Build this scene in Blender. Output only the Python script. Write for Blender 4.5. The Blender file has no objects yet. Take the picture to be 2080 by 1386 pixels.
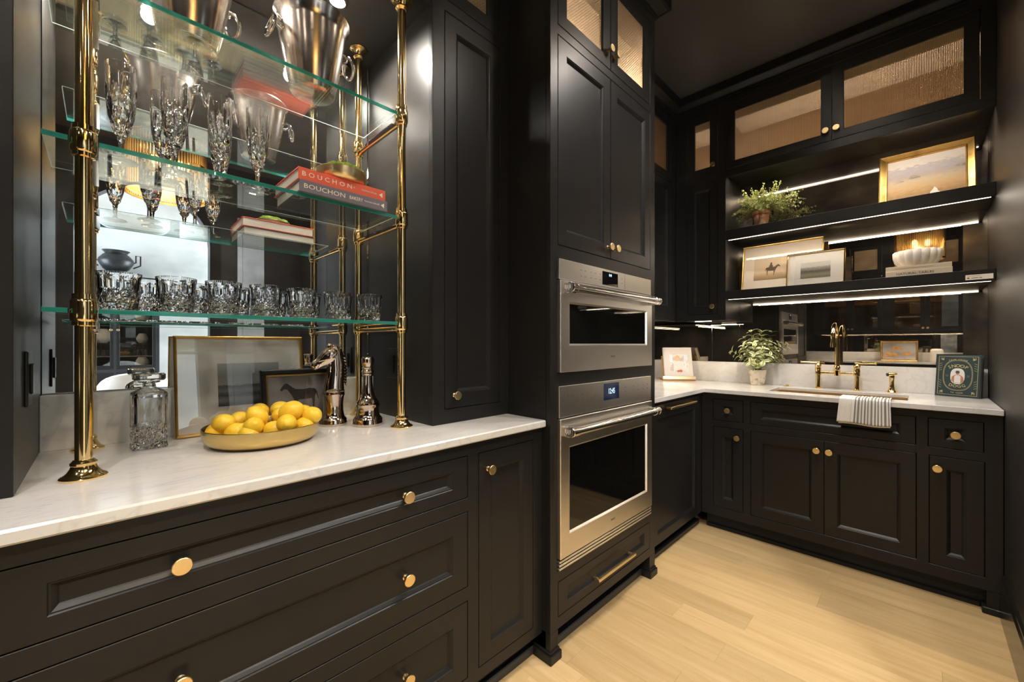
import bpy, bmesh, math, random
from math import sin, cos, pi, radians
from mathutils import Vector, Matrix
random.seed(7)
S = bpy.context.scene
COL = S.collection

# ------------------------------------------------------------------ camera, world, lights, exposure
H = 1.203
cd = bpy.data.cameras.new('camera'); cam = bpy.data.objects.new('camera', cd); COL.objects.link(cam)
cam.location = (0, 0, H); cam.rotation_euler = (pi/2, 0, radians(44.911))
cd.sensor_width = 36; cd.lens = 829.453/2080*36; cd.shift_y = 6.15/2080; cd.clip_start = .02
S.camera = cam
S.view_settings.view_transform = 'Standard'; S.view_settings.look = 'None'
S.view_settings.gamma = 1; S.view_settings.use_curve_mapping = False
S.view_settings.exposure = 0.32
W = bpy.data.worlds.new('sky'); S.world = W; W.use_nodes = True
W.node_tree.nodes['Background'].inputs[0].default_value = (.75, .87, 1, 1)
W.node_tree.nodes['Background'].inputs[1].default_value = 1.6

def area(name, loc, sx, sy, e, col, rot=(0, 0, 0), spread=180):
    l = bpy.data.lights.new(name, 'AREA'); l.shape = 'RECTANGLE'; l.size = sx; l.size_y = sy
    l.energy = e; l.color = col; l.spread = radians(spread)
    o = bpy.data.objects.new(name, l); COL.objects.link(o); o.location = loc; o.rotation_euler = rot
    return o
def spot(name, loc, e, col, ang=110, blend=.6, r=.03, tgt=None):
    l = bpy.data.lights.new(name, 'SPOT'); l.energy = e; l.color = col; l.spot_size = radians(ang)
    l.spot_blend = blend; l.shadow_soft_size = r
    o = bpy.data.objects.new(name, l); COL.objects.link(o); o.location = loc
    if tgt:
        o.rotation_euler = (Vector(tgt)-Vector(loc)).to_track_quat('-Z', 'Y').to_euler()
    return o
WARM = (1, .80, .58); NEUT = (1, .94, .87); COOL = (.80, .90, 1)
CEIL = 3.0
# recessed ceiling lamps of the pantry
DOWN = [(-.35, 2.05), (-.20, 1.50), (.75, .95), (-.45, -.35), (.75, -.35), (-.35, -1.6), (.75, -1.6)]
for i, (x, y) in enumerate(DOWN):
    spot('downlight_lamp', (x, y, CEIL-.03), 62 if i == 0 else (95 if x > 0 and y > -1 else 52), NEUT, 125, .9, .045)
NICHE_LAMPS = [(-1.435, .579), (-1.435, .12)]
for x, y in NICHE_LAMPS:
    spot('niche_lamp', (x, y, 2.375), 40, (1, .93, .84), 168, .35, .025)
# daylight through the windows of the room beyond the arch
area('window_daylight', (4.0, 3.88, 1.6), 2.6, 2.2, 340, COOL, (-pi/2, 0, 0))
area('window_daylight', (4.0, -2.88, 1.6), 2.6, 2.2, 340, COOL, (pi/2, 0, 0))
# LED strips: niche soffit, under the two shelves
for z, e in ((2.3715, 4.5), (1.9225, 3.0), (1.5095, 3.0)):
    area('led_lamp', (-.36, 3.0825, z), 1.08, .010, e, (1, .86, .68), (0, 0, 0))
area('led_lamp', (-1.43, 2.55, 1.362), .02, .7, 2.0, WARM)
area('led_lamp', (-1.13, 3.10, 1.362), .25, .02, 1.1, WARM)
area('led_lamp', (-.3, -2.46, 1.362), 1.9, .02, 5.0, WARM)

# ------------------------------------------------------------------ materials
def mat(name, col, rough=.5, metal=0, spec=.5, coat=0, trans=0, ior=1.45, emit=None, es=0, bump=None, var=None, brush=None):
    m = bpy.data.materials.new(name); m.use_nodes = True
    nt = m.node_tree; N = nt.nodes; L = nt.links; b = N['Principled BSDF']
    b.inputs['Base Color'].default_value = (*col, 1); b.inputs['Roughness'].default_value = rough
    b.inputs['Metallic'].default_value = metal; b.inputs['Specular IOR Level'].default_value = spec
    b.inputs['Coat Weight'].default_value = coat; b.inputs['Coat Roughness'].default_value = .15
    b.inputs['Transmission Weight'].default_value = trans; b.inputs['IOR'].default_value = ior
    if emit: b.inputs['Emission Color'].default_value = (*emit, 1); b.inputs['Emission Strength'].default_value = es
    tc = N.new('ShaderNodeTexCoord')
    if var:  # (scale, col2, lo, hi, stretch)
        sc, c2, lo, hi = var[:4]; st = var[4] if len(var) > 4 else (1, 1, 1)
        mp = N.new('ShaderNodeMapping'); mp.inputs['Scale'].default_value = st
        L.new(tc.outputs['Object'], mp.inputs[0])
        n = N.new('ShaderNodeTexNoise'); n.inputs['Scale'].default_value = sc; n.inputs['Detail'].default_value = 5
        L.new(mp.outputs[0], n.inputs[0])
        r = N.new('ShaderNodeValToRGB'); r.color_ramp.elements[0].position = lo; r.color_ramp.elements[1].position = hi
        r.color_ramp.elements[0].color = (*col, 1); r.color_ramp.elements[1].color = (*c2, 1)
        L.new(n.outputs[0], r.inputs[0]); L.new(r.outputs[0], b.inputs['Base Color'])
    if bump:  # (scale, strength, stretch)
        mp = N.new('ShaderNodeMapping'); mp.inputs['Scale'].default_value = bump[2] if len(bump) > 2 else (1, 1, 1)
        L.new(tc.outputs['Object'], mp.inputs[0])
        n = N.new('ShaderNodeTexNoise'); n.inputs['Scale'].default_value = bump[0]; n.inputs['Detail'].default_value = 3
        L.new(mp.outputs[0], n.inputs[0])
        bu = N.new('ShaderNodeBump'); bu.inputs['Strength'].default_value = bump[1]; bu.inputs['Distance'].default_value = .002
        L.new(n.outputs[0], bu.inputs['Height']); L.new(bu.outputs[0], b.inputs['Normal'])
    if brush:
        mp = N.new('ShaderNodeMapping'); mp.inputs['Scale'].default_value = brush
        L.new(tc.outputs['Object'], mp.inputs[0])
        n = N.new('ShaderNodeTexNoise'); n.inputs['Scale'].default_value = 6; n.inputs['Detail'].default_value = 4
        L.new(mp.outputs[0], n.inputs[0])
        mr = N.new('ShaderNodeMapRange'); mr.inputs[3].default_value = rough*.88; mr.inputs[4].default_value = rough*1.14
        L.new(n.outputs[0], mr.inputs[0]); L.new(mr.outputs[0], b.inputs['Roughness'])
    return m

M_BLACK = mat('black_satin_paint', (.0145, .0138, .0132), .34, spec=.30, coat=0, bump=(180, .03))
M_WALL = mat('black_gloss_wall_paint', (.018, .0165, .0155), .46, spec=.45, coat=0, bump=(60, .05))
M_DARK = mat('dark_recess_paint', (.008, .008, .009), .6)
M_SHOE = mat('charcoal_shoe_moulding', (.035, .036, .038), .4)
M_CEIL = mat('dark_ceiling_paint', (.055, .051, .047), .45, spec=.4)
M_WALNUT = mat('walnut_cabinet_interior', (.20, .115, .06), .5, var=(6, (.13, .07, .035), .3, .7, (1, 1, 12)))
M_SAND = mat('pale_bright_band', (.62, .50, .38), .5)  # pale colour stands in for the bright lit band behind the wire mesh
M_BRASS = mat('polished_brass', (.88, .65, .31), .10, 1)
M_SATIN = mat('satin_brass', (.86, .66, .35), .30, 1)
M_BRONZE = mat('aged_gold_leaf', (.72, .47, .16), .33, 1, var=(25, (.45, .26, .08), .45, .75), bump=(40, .25))
M_STEEL = mat('brushed_stainless_steel', (.78, .74, .69), .33, 1, brush=(1, 1.5, 160), bump=(4, .05, (1, 1, .5)))
M_CHROME = mat('polished_steel', (.72, .71, .69), .10, 1)
M_SILVER = mat('tarnished_silver_plate', (.82, .75, .68), .19, 1, var=(30, (.55, .46, .38), .5, .8), bump=(7, .12))
M_CHESS = mat('bronze_tinted_chrome', (.60, .50, .42), .05, 1, bump=(22, .25))
M_OVENGLASS = mat('black_oven_glass', (.004, .004, .004), .03, spec=.6)
M_SCREEN = mat('dark_blue_display', (.006, .010, .022), .08, emit=(.02, .04, .10), es=.25)
M_GLYPH = mat('display_digits', (.3, .6, .9), .5, emit=(.55, .8, 1), es=1.0)
M_INK = mat('dark_grey_ink', (.05, .045, .04), .6)
M_LED = mat('led_strip_diffuser', (.9, .85, .75), .5, emit=(1, .87, .70), es=5)
M_BULB = mat('warm_lamp_glow', (1, .9, .7), .5, emit=(1, .80, .5), es=9)
M_LAMPW = mat('white_lamp_glow', (1, .95, .9), .5, emit=(1, .93, .84), es=45)
M_WIRE = mat('woven_brass_wire', (.72, .54, .34), .42, 1)
M_CRYSTAL = mat('cut_crystal', (1, 1, 1), .0, trans=1, ior=1.50)
M_PAPER = mat('cream_book_paper', (.78, .72, .62), .8, bump=(220, .2, (.1, .1, 4)))
M_LEMON = mat('lemon_peel', (.86, .56, .04), .38, var=(9, (.78, .44, .02), .4, .8), bump=(150, .35))
M_WHITE = mat('white_plaster', (.60, .60, .585), .7)
M_FABRIC = mat('white_boucle_fabric', (.82, .82, .80), .9)
M_TERRA = mat('terracotta', (.46, .21, .11), .8, var=(28, (.70, .48, .35), .48, .68), bump=(40, .4))
M_LIME = mat('whitewashed_clay', (.80, .73, .60), .85, var=(38, (.42, .36, .22), .50, .66), bump=(35, .5))
M_SOIL = mat('potting_soil', (.03, .02, .012), .95, bump=(60, .8))
M_STEM = mat('green_stem', (.16, .20, .05), .6)
M_THYME = mat('thyme_leaf', (.36, .42, .13), .6, var=(30, (.60, .60, .30), .4, .7))
M_MOSS = mat('bright_green_moss', (.34, .50, .06), .9, var=(60, (.14, .26, .02), .4, .7), bump=(120, 1))
M_TEAL = mat('teal_glass_edge', (.06, .44, .37), .08, spec=.8, trans=.35, ior=1.5)
M_PALEGLASS = mat('pale_glass_arris', (.62, .70, .68), .15, spec=.8)
M_FLOORFAR = mat('pale_oak_floor_beyond', (.62, .52, .40), .4, var=(3, (.55, .45, .33), .3, .7, (.3, 6, 1)))
M_GREYC = mat('soft_grey_ceiling_paint', (.42, .42, .40), .8)
M_BRUSHB = mat('brushed_antique_brass', (.60, .44, .17), .24, 1)
M_PALEPRINT = mat('pale_printed_kitchen', (.66, .63, .60), .6, var=(40, (.46, .42, .40), .45, .6))
M_GLOSSB = mat('black_gloss_baseboard', (.014, .013, .012), .22, coat=.3)
M_HANDLE = mat('satin_polished_steel', (.74, .72, .70), .20, 1)
M_LINER = mat('amber_textured_glass', (1, .84, .5), .28, trans=.92, ior=1.2, bump=(40, 1.0, (1, 1, .2)))
M_WOOD = mat('oak_bookstand', (.56, .31, .12), .5, var=(8, (.42, .21, .07), .3, .7, (1, 1, 10)))
M_CERAMIC = mat('matt_white_ceramic', (.78, .73, .66), .55)
M_RED = mat('coral_red_cloth', (.72, .12, .06), .65)
M_SLATE = mat('slate_purple_cloth', (.16, .145, .17), .65)
M_CREAMC = mat('cream_lettering', (.85, .78, .66), .6)
M_BEIGE = mat('beige_book_cloth', (.58, .48, .35), .7)
M_NAVY = mat('dark_green_blue_cloth', (.018, .04, .045), .45)
M_GOLDINK = mat('gold_ink', (.62, .50, .24), .4, .4)
M_SKIN = mat('printed_skin_tone', (.40, .18, .10), .7)
M_MATBOARD = mat('cream_mat_board', (.80, .76, .70), .85)
M_MATWARM = mat('warm_mat_board', (.78, .68, .56), .85)
M_LINEN = mat('linen_towel', (.84, .82, .77), .95, bump=(260, .5))
M_STRIPE = mat('charcoal_towel_stripe', (.26, .25, .24), .95, bump=(260, .5))
M_PLATE = mat('black_plastic_plate', (.01, .01, .01), .3)
M_HUTCH = mat('black_hutch_paint', (.02, .022, .024), .35)
M_PALE = mat('pale_blue_grey_panel', (.42, .47, .52), .5, var=(3, (.30, .35, .40), .3, .7))

def marble(name, st, warm, vein=.75):
    m = mat(name, (.78, .765, .74), .14, spec=.5, coat=.2); nt = m.node_tree; N = nt.nodes; L = nt.links; b = N['Principled BSDF']
    tc = N.new('ShaderNodeTexCoord'); mp = N.new('ShaderNodeMapping'); mp.inputs['Scale'].default_value = st
    mp.inputs['Rotation'].default_value = (.3, .2, .6)
    L.new(tc.outputs['Object'], mp.inputs[0])
    n1 = N.new('ShaderNodeTexNoise'); n1.inputs['Scale'].default_value = 1.6; n1.inputs['Detail'].default_value = 8; n1.inputs['Distortion'].default_value = 1.2
    n2 = N.new('ShaderNodeTexNoise'); n2.inputs['Scale'].default_value = 4.0; n2.inputs['Detail'].default_value = 10; n2.inputs['Distortion'].default_value = 2.2
    L.new(mp.outputs[0], n1.inputs[0]); L.new(mp.outputs[0], n2.inputs[0])
    r1 = N.new('ShaderNodeValToRGB'); e = r1.color_ramp.elements
    e[0].position = .35; e[0].color = (*warm, 1); e[1].position = .65; e[1].color = (.66, .655, .65, 1)
    L.new(n1.outputs[0], r1.inputs[0])
    r2 = N.new('ShaderNodeValToRGB'); r2.color_ramp.elements[0].position = .47; r2.color_ramp.elements[0].color = (0, 0, 0, 1)
    r2.color_ramp.elements[1].position = .50; r2.color_ramp.elements[1].color = (1, 1, 1, 1)
    x = r2.color_ramp.elements.new(.53); x.color = (0, 0, 0, 1)
    L.new(n2.outputs[0], r2.inputs[0])
    mu = N.new('ShaderNodeMath'); mu.operation = 'MULTIPLY'; L.new(r2.outputs[0], mu.inputs[0]); L.new(n1.outputs[0], mu.inputs[1])
    mu2 = N.new('ShaderNodeMath'); mu2.operation = 'MULTIPLY'; L.new(mu.outputs[0], mu2.inputs[0]); mu2.inputs[1].default_value = vein
    mx = N.new('ShaderNodeMix'); mx.data_type = 'RGBA'; L.new(mu2.outputs[0], mx.inputs[0]); L.new(r1.outputs[0], mx.inputs[6])
    mx.inputs[7].default_value = (.40, .39, .38, 1); L.new(mx.outputs[2], b.inputs['Base Color'])
    return m
M_MARBLE = marble('carrara_marble', (1, 1, 1), (.80, .785, .76), .38)
M_MARBLE2 = marble('veined_marble', (4.5, .9, 1), (.75, .705, .64), .5)

def mirror(name, tint, patch, rough, lo, hi):
    m = mat(name, tint, rough, 1); nt = m.node_tree; N = nt.nodes; L = nt.links; b = N['Principled BSDF']
    tc = N.new('ShaderNodeTexCoord'); n = N.new('ShaderNodeTexNoise'); n.inputs['Scale'].default_value = 4.5; n.inputs['Detail'].default_value = 6
    mp = N.new('ShaderNodeMapping'); mp.inputs['Scale'].default_value = (1, 1, 1.6); L.new(tc.outputs['Object'], mp.inputs[0]); L.new(mp.outputs[0], n.inputs[0])
    r = N.new('ShaderNodeValToRGB'); e = r.color_ramp.elements; e[0].position = lo; e[0].color = (*patch, 1); e[1].position = hi; e[1].color = (*tint, 1)
    L.new(n.outputs[0], r.inputs[0]); L.new(r.outputs[0], b.inputs['Base Color'])
    mr = N.new('ShaderNodeMapRange'); mr.inputs[1].default_value = .35; mr.inputs[2].default_value = .7; mr.inputs[3].default_value = rough*2.5; mr.inputs[4].default_value = rough*.3
    L.new(n.outputs[0], mr.inputs[0]); L.new(mr.outputs[0], b.inputs['Roughness'])
    d = N.new('ShaderNodeBsdfDiffuse'); d.inputs[0].default_value = (.12, .115, .11, 1)
    ms = N.new('ShaderNodeMixShader'); ms.inputs[0].default_value = .05
    L.new(b.outputs[0], ms.inputs[1]); L.new(d.outputs[0], ms.inputs[2]); L.new(ms.outputs[0], N['Material Output'].inputs[0])
    return m
M_MIRROR_L = mirror('antiqued_mirror', (.88, .90, .90), (.58, .61, .60), .004, .34, .54)
M_MIRROR_B = mirror('smoked_antique_mirror', (.60, .55, .47), (.30, .26, .22), .007, .38, .60)

def thin_glass(name, tint, ior=1.5, boost=0.0):
    m = bpy.data.materials.new(name); m.use_nodes = True; nt = m.node_tree; N = nt.nodes; L = nt.links
    N.remove(N['Principled BSDF'])
    t = N.new('ShaderNodeBsdfTransparent'); t.inputs[0].default_value = (*tint, 1)
    g = N.new('ShaderNodeBsdfGlossy'); g.inputs['Roughness'].default_value = .01; g.inputs[0].default_value = (.95, 1, 1, 1)
    f = N.new('ShaderNodeLayerWeight'); f.inputs[0].default_value = .5; F0 = ((ior-1)/(ior+1))**2
    pw = N.new('ShaderNodeMath'); pw.operation = 'POWER'; pw.inputs[1].default_value = 5; L.new(f.outputs['Facing'], pw.inputs[0])
    ad = N.new('ShaderNodeMath'); ad.operation = 'MULTIPLY_ADD'; ad.use_clamp = True; ad.inputs[1].default_value = 1-F0; ad.inputs[2].default_value = F0+boost; L.new(pw.outputs[0], ad.inputs[0])
    ms = N.new('ShaderNodeMixShader'); L.new(ad.outputs[0], ms.inputs[0]); L.new(t.outputs[0], ms.inputs[1]); L.new(g.outputs[0], ms.inputs[2])
    L.new(ms.outputs[0], N['Material Output'].inputs[0]); return m
M_SHELFGLASS = thin_glass('clear_shelf_glass', (.95, .985, .975), 1.5, .10)
M_PANE = thin_glass('picture_glass', (.97, .97, .97), 1.45, .02)
M_PANE_R = thin_glass('reflective_picture_glass', (.9, .9, .9), 1.6, .04)
M_CABGLASS = thin_glass('cabinet_door_glass', (.8, .76, .7), 1.5, .03)

def plank_mat():
    m = mat('pale_oak_plank', (.6, .42, .2), .33, spec=.4); nt = m.node_tree; N = nt.nodes; L = nt.links; b = N['Principled BSDF']
    g = N.new('ShaderNodeNewGeometry'); oi = N.new('ShaderNodeObjectInfo')
    cx = N.new('ShaderNodeVectorMath'); cx.operation = 'ADD'; L.new(g.outputs['Position'], cx.inputs[0])
    co = N.new('ShaderNodeCombineXYZ'); ml = N.new('ShaderNodeMath'); ml.operation = 'MULTIPLY'; ml.inputs[1].default_value = 17
    L.new(oi.outputs['Random'], ml.inputs[0]); L.new(ml.outputs[0], co.inputs[0]); L.new(ml.outputs[0], co.inputs[2]); L.new(co.outputs[0], cx.inputs[1])
    mp = N.new('ShaderNodeMapping'); mp.inputs['Scale'].default_value = (1.3, 14, 1); L.new(cx.outputs[0], mp.inputs[0])
    n = N.new('ShaderNodeTexNoise'); n.inputs['Scale'].default_value = 2.2; n.inputs['Detail'].default_value = 8; n.inputs['Distortion'].default_value = .6
    L.new(mp.outputs[0], n.inputs[0])
    r = N.new('ShaderNodeValToRGB'); e = r.color_ramp.elements; e[0].position = .25; e[0].color = (.56, .375, .165, 1); e[1].position = .75; e[1].color = (.70, .51, .265, 1)
    L.new(n.outputs[0], r.inputs[0])
    hs = N.new('ShaderNodeHueSaturation'); mr = N.new('ShaderNodeMapRange'); mr.inputs[3].default_value = .86; mr.inputs[4].default_value = 1.12
    L.new(oi.outputs['Random'], mr.inputs[0]); L.new(mr.outputs[0], hs.inputs['Value']); L.new(r.outputs[0], hs.inputs['Color']); L.new(hs.outputs[0], b.inputs['Base Color'])
    bu = N.new('ShaderNodeBump'); bu.inputs['Strength'].default_value = .08; bu.inputs['Distance'].default_value = .001
    L.new(n.outputs[0], bu.inputs['Height']); L.new(bu.outputs[0], b.inputs['Normal'])
    return m
M_PLANK = plank_mat()

def ramp_picture(name, stops, scale=6, distort=.12, axis=2, st=(1, 1, 1)):
    """painted picture: horizontal bands of colour broken up by noise, from bottom (0) to top (1)"""
    m = mat(name, (.5, .5, .5), .55); nt = m.node_tree; N = nt.nodes; L = nt.links; b = N['Principled BSDF']
    tc = N.new('ShaderNodeTexCoord'); sp = N.new('ShaderNodeSeparateXYZ'); L.new(tc.outputs['Generated'], sp.inputs[0])
    mp = N.new('ShaderNodeMapping'); mp.inputs['Scale'].default_value = st; L.new(tc.outputs['Generated'], mp.inputs[0])
    n = N.new('ShaderNodeTexNoise'); n.inputs['Scale'].default_value = scale; n.inputs['Detail'].default_value = 9; L.new(mp.outputs[0], n.inputs[0])
    a = N.new('ShaderNodeMath'); a.operation = 'MULTIPLY_ADD'; L.new(n.outputs[0], a.inputs[0]); a.inputs[1].default_value = distort*2
    s = N.new('ShaderNodeMath'); s.operation = 'SUBTRACT'; L.new(sp.outputs[axis], s.inputs[0]); s.inputs[1].default_value = distort
    L.new(s.outputs[0], a.inputs[2])
    r = N.new('ShaderNodeValToRGB'); els = r.color_ramp.elements
    while len(els) > 1: els.remove(els[-1])
    els[0].position = stops[0][0]; els[0].color = (*stops[0][1], 1)
    for p, c in stops[1:]: e = els.new(p); e.color = (*c, 1)
    L.new(a.outputs[0], r.inputs[0]); L.new(r.outputs[0], b.inputs['Base Color']); return m
M_PIC_FIELD = ramp_picture('painted_field_landscape', [(0, (.20, .12, .05)), (.18, (.42, .25, .10)), (.30, (.50, .33, .16)), (.45, (.46, .36, .24)), (.55, (.36, .30, .26)), (.62, (.36, .32, .34)), (.76, (.42, .38, .40)), (.80, (.62, .56, .52)), (1, (.70, .66, .62))], 7, .15, st=(1.6, 1, 4))
M_PIC_GREEN = ramp_picture('painted_green_valley', [(0, (.17, .16, .08)), (.2, (.30, .28, .18)), (.42, (.10, .095, .08)), (.52, (.25, .225, .18)), (.66, (.38, .34, .32)), (.72, (.66, .62, .56)), (1, (.62, .60, .56))], 9, .17, st=(2, 1, 3))
M_PIC_SEPIA = ramp_picture('sepia_print_ground', [(0, (.30, .19, .09)), (.16, (.44, .30, .16)), (.3, (.62, .47, .31)), (1, (.66, .53, .38))], 6, .05)
M_PIC_ENGRAVE = ramp_picture('engraved_harbour_print', [(0, (.05, .05, .05)), (.15, (.20, .19, .18)), (.25, (.05, .05, .05)), (.36, (.22, .21, .2)), (.46, (.08, .08, .075)), (.50, (.36, .35, .33)), (.72, (.30, .30, .29)), (1, (.46, .45, .42))], 8, .08, st=(1, 1, 3))
M_PIC_HORSE = ramp_picture('dark_taupe_painting', [(0, (.09, .08, .075)), (.25, (.15, .135, .13)), (.6, (.24, .22, .215)), (1, (.18, .165, .165))], 4, .12)
M_PIC_STILL = ramp_picture('grey_still_life', [(0, (.55, .52, .48)), (.3, (.34, .32, .31)), (.5, (.42, .41, .41)), (1, (.30, .30, .31))], 5, .15)
M_PIC_FRUIT = mat('painted_orange_fruit', (.62, .26, .06), .6, var=(20, (.75, .45, .18), .4, .7))
M_PIC_BREAD = mat('painted_bread', (.50, .27, .09), .6, var=(20, (.72, .50, .26), .4, .7))
M_HORSEINK = mat('painted_dark_bay_horse', (.022, .014, .010), .6, var=(8, (.05, .035, .03), .4, .7))
M_SEPIAINK = mat('sepia_ink', (.14, .09, .055), .7)
M_TREE = mat('painted_grey_green_trees', (.27, .235, .19), .6, var=(60, (.36, .31, .26), .4, .7))
M_COOKCOVER = mat('pale_grey_cover', (.58, .55, .52), .5)
M_APPLE = mat('printed_red_apple', (.5, .12, .06), .6)
M_HAIR = mat('printed_blond_hair', (.60, .42, .24), .7)
M_FACE = mat('printed_light_skin', (.66, .42, .30), .7)
M_LTBLUE = mat('printed_pale_blue', (.62, .68, .74), .7)

def leaf_mat():
    m = mat('variegated_leaf', (.3, .4, .1), .5); nt = m.node_tree; N = nt.nodes; L = nt.links; b = N['Principled BSDF']
    tc = N.new('ShaderNodeTexCoord'); sp = N.new('ShaderNodeSeparateXYZ'); L.new(tc.outputs['Generated'], sp.inputs[0])
    s = N.new('ShaderNodeMath'); s.operation = 'SUBTRACT'; L.new(sp.outputs[0], s.inputs[0]); s.inputs[1].default_value = .5
    a = N.new('ShaderNodeMath'); a.operation = 'ABSOLUTE'; L.new(s.outputs[0], a.inputs[0])
    n = N.new('ShaderNodeTexNoise'); n.inputs['Scale'].default_value = 5; L.new(tc.outputs['Generated'], n.inputs[0])
    ma = N.new('ShaderNodeMath'); ma.operation = 'MULTIPLY_ADD'; L.new(n.outputs[0], ma.inputs[0]); ma.inputs[1].default_value = .25; L.new(a.outputs[0], ma.inputs[2])
    r = N.new('ShaderNodeValToRGB'); e = r.color_ramp.elements; e[0].position = .26; e[0].color = (.34, .44, .10, 1); e[1].position = .36; e[1].color = (.86, .84, .64, 1)
    L.new(ma.outputs[0], r.inputs[0]); L.new(r.outputs[0], b.inputs['Base Color']); return m
M_LEAF = leaf_mat()

# ------------------------------------------------------------------ object helpers
def tag(o, label=None, cat=None, group=None, kind=None):
    if label: o['label'] = label
    if cat: o['category'] = cat
    if group: o['group'] = group
    if kind: o['kind'] = kind
    return o
def thing(name, label, cat, loc=(0, 0, 0), group=None):
    o = bpy.data.objects.new(name, None); COL.objects.link(o); o.location = loc; o.empty_display_size = .05
    return tag(o, label, cat, group)
def wl(o):
    v = Vector((0, 0, 0))
    while o: v += o.location; o = o.parent
    return v
class MB:
    def __init__(s): s.v = []; s.f = []; s.sm = []; s.M = Matrix()
    def add(s, vs, fs, smooth=False):
        k = len(s.v); s.v += [s.M @ Vector(p) for p in vs]; s.f += [[i+k for i in f] for f in fs]; s.sm += [smooth]*len(fs); return s
    def box(s, x0, y0, z0, x1, y1, z1):
        if x0 > x1: x0, x1 = x1, x0
        if y0 > y1: y0, y1 = y1, y0
        if z0 > z1: z0, z1 = z1, z0
        v = [(x0, y0, z0), (x1, y0, z0), (x1, y1, z0), (x0, y1, z0), (x0, y0, z1), (x1, y0, z1), (x1, y1, z1), (x0, y1, z1)]
        return s.add(v, [(0, 3, 2, 1), (4, 5, 6, 7), (0, 1, 5, 4), (1, 2, 6, 5), (2, 3, 7, 6), (3, 0, 4, 7)])
    def lathe(s, prof, n=32, c=(0, 0, 0), fn=None, smooth=True, close=False):
        vs = []; fs = []
        for (r, z) in prof:
            for i in range(n):
                a = 2*pi*i/n; rr = fn(r, z, a) if fn else r
                vs.append((c[0]+rr*cos(a), c[1]+rr*sin(a), c[2]+z))
        m = len(prof)
        for j in range(m-1 if not close else m):
            for i in range(n):
                a, b = j*n+i, j*n+(i+1) % n; d, e = ((j+1) % m)*n+i, ((j+1) % m)*n+(i+1) % n
                fs.append((a, b, e, d))
        if not close:
            if prof[0][0] > 1e-5: fs.append(tuple(reversed(range(n))))
            if prof[-1][0] > 1e-5: fs.append(tuple(range((m-1)*n, m*n)))
        return s.add(vs, fs, smooth)
    def cyl(s, p0, p1, r0, r1=None, n=16, caps=True):
        r1 = r0 if r1 is None else r1; p0 = Vector(p0); p1 = Vector(p1); d = (p1-p0).normalized()
        a = d.orthogonal().normalized(); b = d.cross(a); vs = []
        for p, r in ((p0, r0), (p1, r1)):
            for i in range(n): t = 2*pi*i/n; vs.append(tuple(p+a*r*cos(t)+b*r*sin(t)))
        s.add(vs, [(i, (i+1) % n, n+(i+1) % n, n+i) for i in range(n)], True)
        if caps: s.add([tuple(x) for x in vs], [tuple(reversed(range(n))), tuple(range(n, 2*n))])
        return s
    def tube(s, pts, r, n=12, caps=True, closed=False):
        pts = [Vector(p) for p in pts]; m = len(pts); R = r if isinstance(r, (list, tuple)) else [r]*m; vs = []; up = None
        for i, p in enumerate(pts):
            if closed: d = (pts[(i+1) % m]-pts[i-1]).normalized()
            else: d = (pts[min(i+1, m-1)]-pts[max(i-1, 0)]).normalized()
            up = d.orthogonal().normalized() if up is None else (up-d*up.dot(d)).normalized()
            b = d.cross(up)
            for k in range(n): t = 2*pi*k/n; vs.append(tuple(p+up*R[i]*cos(t)+b*R[i]*sin(t)))
        fs = []
        for j in range(m if closed else m-1):
            for k in range(n): fs.append((j*n+k, j*n+(k+1) % n, ((j+1) % m)*n+(k+1) % n, ((j+1) % m)*n+k))
        s.add(vs, fs, True)
        if caps and not closed: s.add(vs, [tuple(reversed(range(n))), tuple(range((m-1)*n, m*n))])
        return s
    def prism(s, poly, h0, h1, axis='n'):
        """poly in local xy, extruded h0..h1 along local z"""
        n = len(poly); v = [(x, y, h0) for x, y in poly]+[(x, y, h1) for x, y in poly]
        return s.add(v, [tuple(reversed(range(n))), tuple(range(n, 2*n))]+[(i, (i+1) % n, n+(i+1) % n, n+i) for i in range(n)])
    def slab(s, us, vs, filled, n0, n1):
        us = sorted(set(us)); vs = sorted(set(vs)); V = {}; pts = []; fs = []
        def g(i, j, k):
            key = (i, j, k)
            if key not in V: V[key] = len(pts); pts.append((us[i], vs[j], (n0, n1)[k]))
            return V[key]
        A, B = len(us)-1, len(vs)-1
        F = [[filled((us[i]+us[i+1])/2, (vs[j]+vs[j+1])/2) for j in range(B)] for i in range(A)]
        ok = lambda i, j: 0 <= i < A and 0 <= j < B and F[i][j]
        for i in range(A):
            for j in range(B):
                if not F[i][j]: continue
                fs.append((g(i, j, 1), g(i+1, j, 1), g(i+1, j+1, 1), g(i, j+1, 1)))
                fs.append((g(i, j, 0), g(i, j+1, 0), g(i+1, j+1, 0), g(i+1, j, 0)))
                if not ok(i-1, j): fs.append((g(i, j, 0), g(i, j, 1), g(i, j+1, 1), g(i, j+1, 0)))
                if not ok(i+1, j): fs.append((g(i+1, j, 0), g(i+1, j+1, 0), g(i+1, j+1, 1), g(i+1, j, 1)))
                if not ok(i, j-1): fs.append((g(i, j, 0), g(i+1, j, 0), g(i+1, j, 1), g(i, j, 1)))
                if not ok(i, j+1): fs.append((g(i, j+1, 0), g(i, j+1, 1), g(i+1, j+1, 1), g(i+1, j+1, 0)))
        return s.add(pts, fs)
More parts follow.
